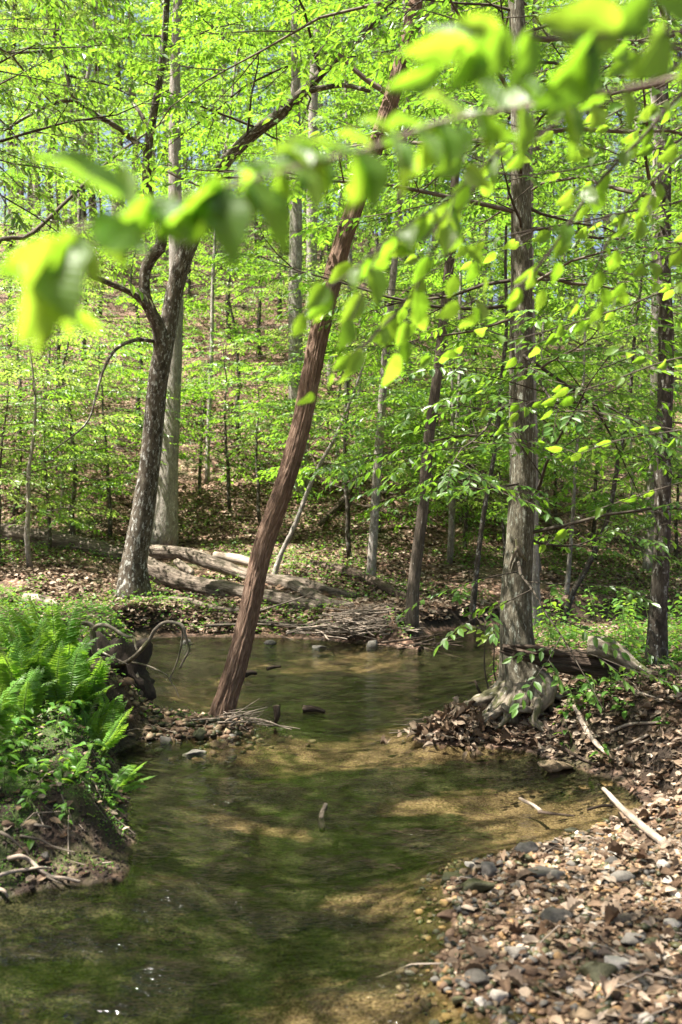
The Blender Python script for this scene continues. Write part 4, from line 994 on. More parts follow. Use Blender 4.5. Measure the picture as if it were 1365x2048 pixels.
for px, py, y, w, fl, mt, yaw, lab, sink in [
    (388, 1503, 6.62, 52, .55, 'grey', .2, 'purplish grey rock in the water below the dead trunk', .3), (399, 1516, 6.48, 28, .5, 'ochre', .5, 'small orange stone leaning on the purplish grey rock', .3),
    (1112, 1536, 6.2, 92, .34, 'tan', .1, 'large flat tan slab lying in the water under the right bank', -.35), (1172, 1566, 5.85, 30, .35, 'ochre', .6, 'flat orange stone just right below the tan slab', .2),
    (1218, 1562, 5.9, 40, .3, 'ochre', -.3, 'orange brown flat stone at the foot of the right bank', .2), (238, 1614, 5.3, 44, .5, 'rust', .7, 'dark brown slab jutting from the left bank over the water', .1),
    (56, 1652, 4.75, 36, .8, 'tan', .3, 'mossy tan stone set in the left bank', .2), (45, 1708, 4.5, 40, .8, 'rust', 1., 'round brown stone low in the left bank', .2), (92, 1716, 4.45, 30, .8, 'dark', 1.4, 'dark round stone beside the brown one in the left bank', .2),
    (14, 1650, 4.7, 30, .7, 'rust', .1, 'brown stone at the left edge of the bank', .2),
    (1056, 1718, 4.62, 64, .62, 'grey', .4, 'big grey boulder at the tip of the gravel bar', .25), (1055, 1728, 4.45, 34, .6, 'mossy', -.4, 'greenish stone leaning on the front of the big grey boulder', .2),
    (980, 1765, 4.35, 48, .9, 'grey', .2, 'upright rounded grey stone between mossy ones', .2), (912, 1768, 4.35, 82, .45, 'mossy', .15, 'long dark mossy stone at the water edge', .3),
    (942, 1792, 4.18, 78, .6, 'mossy', -.2, 'dark green mossy boulder before the rounded grey stone', .3), (888, 1800, 4.1, 28, .9, 'ochre', .7, 'small orange stone left of the mossy boulder', .2),
    (905, 1834, 3.95, 52, .5, 'rust', .1, 'wet rusty stone lying in the shallows', .3), (1105, 1702, 4.72, 34, .7, 'dark', .9, 'black shiny stone behind the big grey boulder', .2),
    (1145, 1654, 5.05, 36, .5, 'dark', .4, 'dark stone alone in the sandy shallows', .3), (1205, 1664, 5.0, 26, .7, 'ochre', .2, 'small orange block in the sandy shallows', .2),
    (1092, 1782, 4.25, 86, .4, 'dark', .05, 'long blackish slab across the gravel bar', .3), (1118, 1786, 4.2, 44, .6, 'grey', .6, 'grey rounded stone on the end of the black slab', .2),
    (1225, 1783, 4.25, 44, .55, 'dark', -.3, 'slate grey stone high on the gravel bar', .2), (1238, 1760, 4.35, 54, .3, 'white', .1, 'long whitish flat stone on the gravel bar', .2),
    (1195, 1727, 4.5, 22, 1., 'dark', 1.2, 'dark standing flake of stone amid pebbles', .1), (1165, 1740, 4.45, 28, .9, 'ochre', .3, 'yellow orange angular stone on the bar', .2),
    (1245, 1805, 4.1, 66, .4, 'grey', .1, 'broad grey brown flat stone on the bar', .2), (1108, 1866, 3.78, 66, .6, 'dark', .2, 'dark angular stone in the middle of the bar', .25),
    (1168, 1864, 3.78, 44, .8, 'mossy', 1., 'greenish upright stone right of the dark angular one', .25), (1072, 1845, 3.9, 30, .6, 'tan', .3, 'small tan stone behind the dark angular one', .25),
    (1115, 1925, 3.5, 36, .6, 'tan', .9, 'yellowish stone standing out on the bar', .2), (1200, 1960, 3.35, 96, .55, 'mossy', .3, 'large moss green stone low on the bar', .3),
    (1235, 1945, 3.4, 64, .6, 'white', .3, 'whitish stone touching the moss green one', .2), (1262, 1898, 3.6, 56, .45, 'grey', -.2, 'pale olive flat stone right on the bar', .2),
    (1306, 1905, 3.6, 40, .45, 'mossy', .1, 'green grey oval stone at the right side of the bar', .2), (1035, 1925, 3.5, 58, .6, 'grey', .5, 'grey boulder half under dead leaves', .3),
    (958, 1962, 3.35, 62, .55, 'dark', .9, 'blue grey slate stone at the bottom of the bar', .2), (998, 2005, 3.25, 44, .8, 'white', .2, 'bright white quartz stone near the bottom', .2), (962, 2012, 3.22, 34, .6, 'white', 1.1, 'smaller white stone beside the bright quartz', .2),
    (1062, 2026, 3.15, 24, .6, 'dark', .3, 'small bluish black pebble near the bottom edge', .2), (1167, 2035, 3.1, 50, .8, 'tan', .2, 'cream rounded stone at the bottom edge', .2), (1225, 2042, 3.1, 44, .7, 'tan', .8, 'cream stone right of the cream rounded one at the bottom edge', .2),
    (895, 2025, 3.2, 40, .4, 'ochre', .1, 'orange flat stone in the shallow water at the bottom', .3), (890, 1975, 3.35, 46, .4, 'ochre', .5, 'orange brown stone under shallow water by the bar', .3),
    (1330, 1790, 4.15, 30, .8, 'white', .3, 'sunlit white stone at the right edge', .2), (1335, 1815, 4.05, 26, .8, 'white', 1., 'white pebble below the sunlit white stone', .2), (1345, 1875, 3.7, 36, .6, 'white', .2, 'white oval stone near the right edge', .2),
    (1335, 1645, 4.95, 46, .7, 'rust', .3, 'rust coloured stone in the right bank', .2), (540, 1289, 12.1, 34, .6, 'dark', .1, 'dark stone at the far water edge behind the dead trunk', .3), (745, 1292, 11.8, 30, .9, 'grey', .2, 'grey stone at the front of the flood heap', .2), (640, 1295, 11.8, 36, .4, 'dark', .3, 'low dark stone in front of the flood heap', .3), (375, 1287, 12.3, 40, .4, 'dark', .3, 'low dark stone at the far left water edge', .3),
    (395, 1470, 7.0, 34, .7, 'mossy', .2, 'olive stone in the debris left of the dead trunk', .2), (430, 1478, 6.95, 34, .5, 'rust', .9, 'brown stone in the debris in front of the dead trunk', .2), (330, 1482, 6.95, 36, .6, 'dark', .4, 'dark stone in the debris by the left bank', .2), (465, 1462, 7.1, 26, .7, 'grey', .4, 'greyish stone under the sticks of the dead trunk', .2)]:
    p = P(px, py, y); r = w / F_PX * y / 2
    if px < 120: p = hit(px, py); r = w / F_PX * p[1] / 2
    gz = h1(p[0], p[1]); me = rock_mesh('stone', int(px * 7 + py), STONE[mt], 3, fl * 1.05, 15, .16, .64)
    o = link('stone', me, None, tuple(p) if px < 120 else (p[0], p[1], max(gz, -.03) + r * fl * (.62 - sink)), lab, 'stone')
    o.scale = (r, r * .85, r); o.rotation_euler = (random.uniform(-.15, .15), random.uniform(-.12, .12), yaw)

# ------------------------------------------------------------------ upturned root mass on the left bank
rb = P(222, 1400, 7.7); rb[2] = 0.0
root = link('root_mass', None, None, rb, 'earthy upturned root mass with bare arching roots behind the ferns', 'tree stump')
me = rock_mesh('soil_clump', 77, ground_soil := mat_stone('root_soil', (.012, .008, .006), (.04, .027, .018), (.085, .06, .04), 14, .95), 4, 1., 0, .62, .9)
o = link('soil_clump', me, root, (.02, .05, .22)); o.scale = (.22, .24, .36)
o = link('soil_clump', rock_mesh('soil_clump', 78, ground_soil, 4, 1., 0, .62, .9), root, (-.18, .12, .42)); o.scale = (.28, .24, .17)
RT = [((190, 1310, 7.6), (187, 1285, 7.6), (186, 1262, 7.6), (182, 1250, 7.6), (165, 1247, 7.58), (150, 1253, 7.55), (143, 1268, 7.5), (138, 1285, 7.5)), ((186, 1262, 7.6), (195, 1252, 7.58), (215, 1252, 7.55), (240, 1266, 7.5), (258, 1274, 7.45), (268, 1276, 7.45), (270, 1288, 7.42), (274, 1302, 7.4)), \
      ((225, 1330, 7.6), (252, 1325, 7.5), (275, 1308, 7.4), (296, 1284, 7.35), (312, 1258, 7.3), (330, 1245, 7.3), (352, 1246, 7.25), (366, 1252, 7.2), (372, 1275, 7.2), (378, 1300, 7.2), (368, 1320, 7.2), (360, 1337, 7.2)), \
      ((352, 1246, 7.25), (365, 1262, 7.3), (362, 1295, 7.32), (352, 1330, 7.35), (341, 1358, 7.35), (350, 1375, 7.33), (358, 1395, 7.3)), ((262, 1325, 7.5), (290, 1330, 7.45), (315, 1340, 7.4), (333, 1350, 7.36), (340, 1362, 7.35)), \
      ((268, 1335, 7.65), (278, 1365, 7.6), (284, 1395, 7.58), (278, 1415, 7.58), (262, 1420, 7.6), (248, 1408, 7.65)), ((196, 1300, 7.5), (215, 1310, 7.45), (240, 1322, 7.45), (258, 1330, 7.45)), ((200, 1320, 7.5), (225, 1345, 7.45), (240, 1375, 7.45), (236, 1410, 7.5)), \
      ((120, 1262, 7.5), (122, 1275, 7.5), (120, 1290, 7.5)), ((160, 1250, 7.57), (163, 1265, 7.55), (166, 1285, 7.55)), ((215, 1380, 7.5), (232, 1400, 7.45), (252, 1430, 7.5))]
RW = [.026, .018, .018, .008, .008, .018, .010, .016, .007, .007, .012]
for k, (pts, w) in enumerate(zip(RT, RW)):
    pp = PL(*pts); a = Acc(); m = len(pp); a.tube(pp, np.interp(np.arange(m), [0, m - 1], [w, w * .38]), 10, 8 * m, bumpy(90 + k, .22, 1.5, 16))
    link('root', a.mesh('root', M['bark_root'], rb), root)

# pale roots hanging from the undercut left bank
for k, (pts, w, lab) in enumerate([(((18, 1717, 4.5), (42, 1714, 4.42), (62, 1724, 4.36), (82, 1742, 4.3), (104, 1754, 4.26), (130, 1757, 4.22), (160, 1764, 4.2)), .012, 'pale bare root snaking down the dark left bank'),
                                   (((-10, 1755, 4.4), (20, 1745, 4.38), (52, 1740, 4.34), (78, 1736, 4.3), (103, 1737, 4.28)), .010, 'pale root crossing under the snaking root'),
                                   (((-10, 1778, 4.3), (8, 1782, 4.25), (16, 1795, 4.2)), .011, 'stub of pale root at the lower left edge'),
                                   (((0, 1665, 4.6), (20, 1675, 4.52), (44, 1698, 4.45)), .008, 'thin pale root over the stones of the left bank'),
                                   (((70, 1650, 4.65), (85, 1652, 4.6), (103, 1656, 4.55)), .008, 'short thin root beside the tan bank stone'),
                                   (((92, 1752, 4.28), (110, 1762, 4.24), (124, 1768, 4.22)), .006, 'thin side root below the snaking root'),
                                   (((40, 1672, 4.55), (80, 1680, 4.5), (110, 1695, 4.46), (150, 1705, 4.44)), .006, 'slender brown root running along the left bank face')]):
    pp = np.array([hit(q[0], q[1], .03 + .02 * (i_ % 2)) for i_, q in enumerate(pts)]); a = Acc(); m = len(pp); a.tube(pp, np.linspace(w, w * .45, m), 8, 6 * m, bumpy(120 + k, .2, 1.5, 16)); b = pp[0]
    link('bank_root', a.mesh('bank_root', M['stick' if k < 3 else 'twig'], b), None, b, lab, 'root')
for k, (pts, w, lab) in enumerate([(((1150, 1500, 6.7), (1180, 1512, 6.4), (1215, 1520, 6.2), (1250, 1527, 6.1), (1300, 1530, 6.0)), .018, 'pale driftwood root lying along the right bank above the slab'), (((1090, 1455, 6.8), (1120, 1490, 6.5), (1160, 1515, 6.3), (1200, 1545, 6.1)), .016, 'dark crooked root along the right bank edge'),
                                   (((1205, 1420, 6.9), (1240, 1440, 6.6), (1290, 1480, 6.3), (1340, 1500, 6.1)), .010, 'thin dead twig lying on the leafy right bank'), (((1225, 1500, 6.3), (1260, 1490, 6.2), (1320, 1508, 6.0), (1400, 1530, 5.8)), .012, 'long thin dead branch on the right bank')]):
    pp = np.array([[q[0], q[1], max(q[2], h1(q[0], q[1]) + w)] for q in PL(*pts)]); a = Acc(); m = len(pp); a.tube(pp, np.linspace(w, w * .5, m), 8, 6 * m, bumpy(140 + k, .2, 1.5, 12)); b = pp[0]
    link('bank_root', a.mesh('bank_root', M['stick' if k != 1 else 'rotten'], b), None, b, lab, 'root')


# ------------------------------------------------------------------ ferns
def frond_mesh(seed, npair=24, arch=.5):
    rg = np.random.default_rng(seed); t = np.linspace(0, 1, 26)
    ang = math.pi / 2 - arch * t ** 1.8 * 1.5
    dz = np.sin(ang); dy = np.cos(ang); y = np.r_[0, np.cumsum(dy[:-1])] / 25; z = np.r_[0, np.cumsum(dz[:-1])] / 25
    x = .03 * np.sin(t * 3 + seed)
    R_ = np.stack([x, y, z], 1)
    a = Acc(); a.tube(R_, np.linspace(.006, .0015, 26), 4, caps=False, mat=1)
    pos, yd, up, sz, wd = [], [], [], [], []
    for k in range(npair):
        f = .18 + .81 * k / (npair - 1); q = f * 25; i = min(24, int(q)); p = R_[i] + (R_[i + 1] - R_[i]) * (q - i)
        tg = R_[i + 1] - R_[i]; tg /= np.linalg.norm(tg); nrm = np.cross([1, 0, 0], tg)
        g = (f - .18) / .82; ln = .21 * (min(1, .55 + g * 2.2)) * (1 - g ** 2.2) ** .9 + .012
        for s in (-1, 1):
            fw = .15 + .45 * g
            d = np.array([s, 0, 0]) + tg * fw + nrm * (-.22 + rg.normal(0, .10))
            pos.append(p + tg * s * .006); yd.append(d); up.append(nrm + np.array([0, 0, .3]) + rg.normal(0, .12, 3)); sz.append(ln * rg.uniform(.88, 1.1)); wd.append(.62 if g < .8 else .8)
    pos, yd, up = map(np.array, (pos, yd, up)); rot = frames(yd, up); sz = np.array(sz); wd = np.array(wd)
    tv = LEAF6[0]; s2 = sz[:, None, None] * tv[None]; s2[..., 0] *= wd[:, None]
    v = np.einsum('nij,nmj->nmi', rot, s2) + pos[:, None]
    f = (LEAF6[1][None] + (np.arange(len(pos)) * 6)[:, None, None]).reshape(-1, 4)
    a.add(v.reshape(-1, 3), [f], None, 0)
    return a.mesh('frond', [M['fern'], M['stem']], smooth_=False)


FR = [frond_mesh(k, 22 + k % 3 * 3, (.25, .45, .6, .35, .75, .5, .9, .3)[k]) for k in range(8)]
BROWN_FR = None


def fern(px, y, n, L, label, lean=None, z=None, spread=(.06, .38), yaw0=None):
    b = gbase(px, y, -.01)
    if z is not None: b[2] = z
    root = link('fern', None, None, b, label, 'fern', 'ferns on the left bank')
    for k in range(n):
        yaw = (yaw0 if yaw0 is not None else 0) + k * 2.4 + random.gauss(0, .4) if yaw0 is None else yaw0 + random.gauss(0, .7)
        o = link('frond', FR[random.randrange(8)], root, (random.gauss(0, .025), random.gauss(0, .025), 0))
        s = L * random.uniform(.62, .98)
        o.rotation_euler = Matrix.Rotation(yaw, 3, 'Z').to_4x4().to_3x3().to_euler(); o.rotation_euler = (Matrix.Rotation(yaw, 4, 'Z') @ Matrix.Rotation(-random.uniform(*spread), 4, 'X') @ Matrix.Rotation(random.gauss(0, .25), 4, 'Z')).to_euler()
        o.scale = (s, s, s)
    return root


for a_ in [(10, 6.3, 9, .60, 'tall fern clump at the left edge of the bank'), (60, 6.6, 9, .66, 'tall fern clump second from the left edge'), (105, 6.9, 9, .66, 'tall upright fern behind the broad leaved herbs'),
           (135, 6.3, 9, .56, 'bright sunlit fern in the middle of the fern bed'), (172, 6.6, 8, .44, 'fern growing below the arching roots'), (205, 6.45, 8, .42, 'fern at the right rim of the fern bed'),
           (150, 7.2, 7, .44, 'fern at the back of the bed near the root mass'), (70, 7.3, 8, .52, 'fern at the back of the bed on the left'), (-30, 7.0, 8, .65, 'fern half cut by the left edge at the back'), (228, 6.7, 7, .36, 'short fern drooping toward the water'),
           (30, 5.7, 6, .50, 'dark fern low in the left foreground of the bed'), (-10, 5.0, 5, .52, 'fern closest to the viewer at the left edge'), (178, 5.75, 4, .34, 'thin pale fern standing alone above the water'), (120, 6.1, 6, .45, 'fern among the broad leaved herbs')]:
    fern(*a_)
for a_ in [(15, 6.0, 8, .56, 'bright fern leaning in at the left edge above the herbs'), (75, 5.95, 8, .54, 'full fern in the front row of the bed, second from the left edge'), (122, 5.8, 7, .48, 'front row fern between the full fern and the water'), (165, 6.05, 8, .50, 'dense fern in front of the root mass'), (205, 5.95, 7, .42, 'fern leaning over the water edge at the front of the bed'), (50, 5.4, 6, .44, 'dark low fern in front of the whole bed')]:
    fern(*a_)
fern(222, 4.75, 5, .26, 'small fern hanging over the undercut bank', None, .26, (.5, 1.2), -1.2)
fern(205, 5.2, 4, .30, 'little fern on the bank edge above the brown slab', None, .34, (.3, .9), -1.0)
fern(165, 4.9, 4, .22, 'tiny fern on the bank top beside the mossy soil', None, None, (.3, .9))


# ------------------------------------------------------------------ broad leaves, herbs, seedlings
def broad_leaf(name, seed, mat, nl=9, wid=.5, fold=.12, curl=.25, serr=.018, tipx=1.6):
    """an ovate pointed leaf, unit length, toothed rim, folded along its midrib"""
    rg = np.random.default_rng(seed); vs_, uv, fs = [], [], []
    t = np.linspace(0, 1, nl + 1); tw = rg.normal(0, .25)
    for k, q in enumerate(t):
        w = wid * .5 * (math.sin(math.pi * min(1, q ** .78)) ** .85) * (1 - .35 * max(0, q - .6) * tipx) + .002
        w += serr * (1 if k % 2 else -1) if 0 < k < nl else 0
        zc = -curl * q * q + .02 * math.sin(q * 7 + seed)
        for c, x in enumerate((-1, -.5, 0, .5, 1)):
            vs_.append((x * w + .04 * tw * q * q, q - .02 * abs(x), zc + abs(x) * fold * w * 3 + x * tw * .08 * q + .012 * math.sin(q * 16 + c))); uv.append((.5 + x * w, q))
    for k in range(nl):
        for c in range(4): i = k * 5 + c; fs.append((i, i + 1, i + 6, i + 5))
    me = bpy.data.meshes.new(name)
    fill(me, np.array(vs_), [np.array(fs)], mat, None, None, True)
    ul = me.uv_layers.new(name='UVMap'); li = np.empty(len(me.loops), int); me.loops.foreach_get('vertex_index', li)
    ul.data.foreach_set('uv', np.array(uv)[li].astype(np.float32).ravel())
    return me


HL = [broad_leaf('leaf', 600 + k, M['herb'], 6, .46 + .06 * (k % 3), .12, .2, 0) for k in range(4)]
YL = [broad_leaf('leaf', 620 + k, M['young'], 6, .6, .10, .25, .03) for k in range(3)]
STEM = None


def leaf_obj(parent, me, org, base, tip, nrm, name='leaf', wide=1.):
    base = Vector(base); tip = Vector(tip); y = tip - base; L = y.length; y.normalize()
    x = y.cross(Vector(nrm)).normalized(); z = x.cross(y)
    o = link(name, me, parent)
    m = Matrix((x * L * wide, y * L, z * L)).transposed().to_4x4(); m.translation = base - Vector(org); o.matrix_basis = m
    return o


WORD = {3: 'three', 4: 'four', 5: 'five', 6: 'six', 7: 'seven', 8: 'eight', 10: 'ten', 14: 'many'}


def herb(b, h, n, size, label, leaves=None, group=None, name='herb', cat='plant', whorl=False, stemmat='stem', lean=.15):
    if group: label = label.replace('green herb', WORD[n] + ' leaved ' + ('whorled ' if whorl else '') + 'green herb').replace('leafy green plant', f"{'short' if h < .28 else 'knee high' if h > .42 else 'upright'} {WORD[n]} leaved plant").replace('broad leaved ', 'broad ')
    b = np.array(b); root = link(name, None, None, b, label, cat, group); leaves = leaves or HL
    top = b + [random.gauss(0, lean) * h, random.gauss(0, lean) * h, h]
    a = Acc(); a.tube(np.array([b - [0, 0, .02], (b + top) / 2 + np.random.default_rng(n).normal(0, .015, 3), top]), [.004, .003, .0015], 5, 8)
    for k in range(n):
        f = 1 if whorl else .35 + .65 * (k + .5) / n; p = b + (top - b) * f; az = k * 2.4 + random.gauss(0, .35); d = np.array([math.cos(az), math.sin(az), random.uniform(-.15, .25)])
        s = size * random.uniform(.75, 1.2); q = p + d * s * .35
        a.tube(np.array([p, q]), [.0015, .001], 3, caps=False)
        leaf_obj(root, random.choice(leaves), b, q, q + d * s - np.array([0, 0, s * .2]), (random.gauss(0, .25), random.gauss(0, .25), 1))
    link('stem', a.mesh('stem', M[stemmat], b), root)
    return root


hg = 'low broad leaved herbs on the left bank'; HLAB = 'low broad leaved green herb under the ferns on the left bank'
for k in range(60):
    px, y = random.uniform(-15, 215), random.uniform(4.5, 6.3)
    herb(gbase(px, y), random.uniform(.06, .2), random.choice((3, 5, 6, 7)), random.uniform(.045, .085), HLAB, None, hg, whorl=random.random() < .5)
for k in range(26):
    px, y = random.uniform(-10, 235), random.uniform(4.3, 5.1); b = gbase(px, y)
    if b[2] > .02: herb(b, random.uniform(.03, .1), random.choice((3, 4, 5)), random.uniform(.03, .05), HLAB, None, hg)
hg2 = 'small green herbs on the right bank'; HLAB2 = 'small green herb among dead leaves on the right bank'
for k in range(85):
    px, y = random.choice([(random.uniform(1120, 1380), random.uniform(5.9, 7.4)), (random.uniform(1150, 1380), random.uniform(6.3, 8.5)), (random.uniform(1130, 1230), random.uniform(6.5, 6.9))])
    herb(gbase(px, y), random.uniform(.05, .2), random.choice((3, 4, 6)), random.uniform(.04, .075), HLAB2, None, hg2)
hg3 = 'leafy plants along the water behind the big tree'; HLAB3 = 'leafy green plant along the water edge behind the big grey tree'
for k in range(46):
    px, y = random.uniform(1075, 1400), random.uniform(8.8, 12.3)
    herb(gbase(px, y), random.uniform(.15, .55), random.choice((8, 10, 14)), random.uniform(.06, .10), HLAB3, None, hg3)
for px, y, lab in [(985, 8.9, 'fresh green shoots at the foot of the bank left of the big tree'), (1000, 8.8, 'narrow tuft of green shoots touching the big grey tree')]:
    herb(gbase(px, y), .35, 12, .06, lab)
# yellow green seedling beside the big tree, two bare dark stems
for (px, y, tx, ty, n, lab) in [(978, 7.9, 972, 1262, 24, 'yellow green seedling with bare dark stem left of the big tree'), (998, 8.0, 990, 1285, 8, 'second thinner seedling between yellow seedling and big tree')]:
    b = gbase(px, y); root = link('seedling', None, None, b, lab, 'seedling'); t_ = P(tx, ty, y); a = Acc()
    a.tube(np.array([b, b + [.01, 0, .12], (b * .45 + t_ * .55) + [-.02, 0, 0], t_]), [.009, .008, .006, .004], 6, 16)
    for k in range(n):
        az = k * 2.4; d = np.array([math.cos(az) * 1.1, math.sin(az) * .7, random.uniform(-.1, .3)]); ln = random.uniform(.06, .28); q = t_ + d * ln
        a.tube(np.array([t_, t_ + d * ln * .5 + [0, 0, .02], q]), [.003, .002, .0012], 4, caps=False)
        s = random.uniform(.06, .095); leaf_obj(root, random.choice(YL), b, q, q + d / np.linalg.norm(d) * s - np.array([0, 0, s * .2]), (random.gauss(0, .3), random.gauss(0, .3) - .3, 1))
    link('stem', a.mesh('stem', M['twig_dark'], b), root)

# ------------------------------------------------------------------ ground cover and litter
def scatter(n, ymin, ymax, spread=1.12, power=1.):
    y = ymin + (ymax - ymin) * rng.random(n) ** power; x = rng.uniform(-.343 * spread, .343 * spread, n) * y
    return x, y


def scatter_leaves(name, x, y, size, mat, lift, tilt, tmpl, kind='stuff'):
    z = H(x, y) + lift
    n = len(x); up = np.stack([rng.normal(0, tilt, n), rng.normal(0, tilt, n) - .12, np.ones(n)], 1); a = rng.uniform(0, 6.28, n)
    yd = np.stack([np.cos(a), np.sin(a), rng.normal(0, tilt * .6, n)], 1)
    link(name, leaf_mesh(name, np.stack([x, y, z], 1), frames(yd, up), size, tmpl, mat), kind=kind)


CURL = (np.array([(0, 0, 0), (.27, .25, .10), (.25, .7, .14), (0, 1, .05), (-.25, .7, .14), (-.27, .25, .10)], float) * [1, 1, 1.1] - [0, .5, 0], LEAF6[1])
x, y = scatter(70000, 12.4, 34, 1.15, 1.5); d = shore_dist(x, y); k = (d > .12) & (n2(x, y, .8, 77, 3) > -.45); x, y = x[k], y[k]
scatter_leaves('leaf_litter', x, y, rng.uniform(.05, .11, len(x)), M['dead'], rng.uniform(.004, .035, len(x)), .45, CURL)
x, y = scatter(9000, 3.2, 12.4, 1.2, .8); d = shore_dist(x, y); gr = blob(x, y, GRAVEL)
k = (d > .03) & ((x > 0) | (y > 9) | (rng.random(len(x)) < .45)) & (rng.random(len(x)) > .1 * gr); x, y = x[k], y[k]
scatter_leaves('leaf_litter', x, y, rng.uniform(.035, .07, len(x)), M['dead'], rng.uniform(.002, .022, len(x)), .32, CURL)
n = 6000; x = rng.uniform(.9, 3.0, n); y = rng.uniform(5.0, 9.0, n); k = shore_dist(x, y) > .05; x, y = x[k], y[k]
scatter_leaves('leaf_litter', x, y, rng.uniform(.04, .075, len(x)), M['dead'], rng.uniform(.002, .03, len(x)), .4, CURL)
n = 2300; x = rng.uniform(.3, 2.0, n); y = rng.uniform(3.0, 5.2, n); k = shore_dist(x, y) > rng.uniform(0, .5, n); x, y = x[k], y[k]
scatter_leaves('leaf_litter', x, y, rng.uniform(.014, .05, len(x)), M['dead'], rng.uniform(.004, .028, len(x)), .4, CURL)
a = Acc(); rg = np.random.default_rng(17)
for k in range(420):
    yy = rg.uniform(3.1, 9.5); xx = rg.uniform(-.36, .36) * yy
    if float(shore_dist(np.array([xx]), np.array([yy]))[0]) < .04: continue
    L_ = rg.uniform(.06, .28); an = rg.uniform(0, 6.28); p = np.array([xx, yy, h1(xx, yy) + .015]); q = p + [math.cos(an) * L_, math.sin(an) * L_, 0]; q[2] = h1(q[0], q[1]) + .015
    a.tube(np.array([p, (p + q) / 2 + rg.normal(0, .012, 3) + [0, 0, .006], q]), [.0035, .003, .0015], 4, caps=False)
link('twig_litter', a.mesh('twig_litter', M['stick']), kind='stuff')
# green cover on both banks
x, y = scatter(90000, 8.5, 32, 1.15, 1.3); d = shore_dist(x, y); q = n2(x, y, .7, 55, 3) + .35 * n2(x, y, 3., 56, 2)
k = (d > .1) & (q > -.22 + .02 * np.clip(y - 15, 0, 14)); x, y = x[k], y[k]
scatter_leaves('ground_cover', x, y, rng.uniform(.03, .065, len(x)), M['herb'], np.abs(rng.normal(.05, .05, len(x))), .5, LEAF6)
x, y = scatter(9000, 8.2, 12.6, 1.15); k = (shore_dist(x, y) > .1) & (x < -1.5); x, y = x[k], y[k]
scatter_leaves('ground_cover', x, y, rng.uniform(.03, .07, len(x)), M['herb'], np.abs(rng.normal(.06, .06, len(x))), .5, LEAF6)
x, y = scatter(5000, 4.4, 7.6, 1.15); k = (shore_dist(x, y) > .12) & (x < -1.0) & (n2(x, y, 3, 60, 2) > -.2); x, y = x[k], y[k]
scatter_leaves('ground_cover', x, y, rng.uniform(.02, .045, len(x)), M['herb'], np.abs(rng.normal(.03, .03, len(x))), .5, LEAF6)

a = Acc(); rg = np.random.default_rng(91)
for k in range(150):
    px, py = rg.uniform(0, 250), rg.uniform(1600, 1760); p = hit(px, py, .02)
    if p[2] < .03: continue
    d = np.array([rg.normal(0, .06), -rg.uniform(.0, .05), -rg.uniform(.04, .16)]); a.tube(np.array([p, p + d * .5 + rg.normal(0, .015, 3), p + d]), [.002, .0015, .0008], 3, caps=False)
link('hanging_rootlets', a.mesh('hanging_rootlets', M['twig']), kind='stuff')

n = 9000; x = rng.uniform(-2.0, -.9, n); y = rng.uniform(4.1, 6.0, n); k = (shore_dist(x, y) > .05) & (n2(x, y, 4, 66, 3) > -.25); x, y = x[k], y[k]
scatter_leaves('moss', x, y, rng.uniform(.008, .02, len(x)), M['herb'], np.abs(rng.normal(.006, .008, len(x))), .7, LEAF4)
# drifted dead leaves in front of the big tree and singly on the banks
DL = []
for k in range(10):
    me = broad_leaf('dead_leaf', 700 + k, M['dead'], 9, (.5, .62, .55, .7)[k % 4], (.4, -.35, .25, .6)[k % 4], (.28, -.25, .12)[k % 3], (.0, .05, .03)[k % 3])
    vv = np.empty(len(me.vertices) * 3, np.float32); me.vertices.foreach_get('co', vv); vv = vv.reshape(-1, 3); vv += .045 * np.stack([vnoise(vv * 5 + q * 7.7, k) for q in range(3)], 1); me.vertices.foreach_set('co', vv.ravel())
    DL.append(me)


def dead_leaf(parent, org, p, size, label=None, cat=None, group=None, name='leaf', tilt=.24):
    o = link(name, random.choice(DL), parent, np.array(p) - np.array(org), label, cat, group)
    o.rotation_euler = (random.gauss(0, tilt), random.gauss(0, tilt), random.uniform(0, 6.28)); o.scale = (size,) * 3
    return o


b = np.array([.82, 7.0, .03]); root = link('leaf_drift', None, None, b, 'drift of wet brown dead leaves washed against the big tree roots', 'leaf pile')
for k in range(300):
    u, v = random.gauss(0, .40), random.gauss(0, .42); xx, yy = .84 + .42 * u, 7.02 + .34 * v
    f = math.exp(-(u * u + v * v) * 1.1)
    dead_leaf(root, b, (xx, yy, max(0, h1(xx, yy)) + .01 + random.random() * .13 * f), random.uniform(.05, .095), tilt=.5)
cnt = 0
while cnt < 260:
    yy = random.uniform(3.1, 7.6); xx = random.uniform(-.02, .36) * yy
    dd = float(shore_dist(np.array([xx]), np.array([yy]))[0])
    if dd < .05: continue
    on = yy < 5.0
    if on and random.random() < .6: continue
    dead_leaf(None, (0, 0, 0), (xx, yy, h1(xx, yy) + .022), random.uniform(.05, .088), 'curled brown dead leaf lying among the pebbles of the gravel bar' if on else 'curled brown dead leaf lying on the right bank', 'dead leaf', 'dead leaves on the gravel bar' if on else 'dead leaves on the right bank', 'fallen_leaf')
    cnt += 1
for px, py, y, s, lab in [(1040, 1950, 3.38, .14, 'large pinkish brown dead leaf on the white stones'), (985, 1920, 3.5, .12, 'curled grey pink dead leaf over the grey boulder'), (1352, 1393, 6.4, .10, 'orange dead leaf on the bank at the right edge'), (930, 1950, 3.4, .10, 'crumpled dead leaf on the blue grey slate'), (1035, 1785, 4.2, .13, 'broad brown dead leaf lying on the black slab')]:
    p = P(px, py, y); p[2] = max(p[2], h1(p[0], p[1]) + .04); dead_leaf(None, (0, 0, 0), p - [0, 0, .02], s * .8, lab, 'dead leaf', None, 'fallen_leaf', .15)

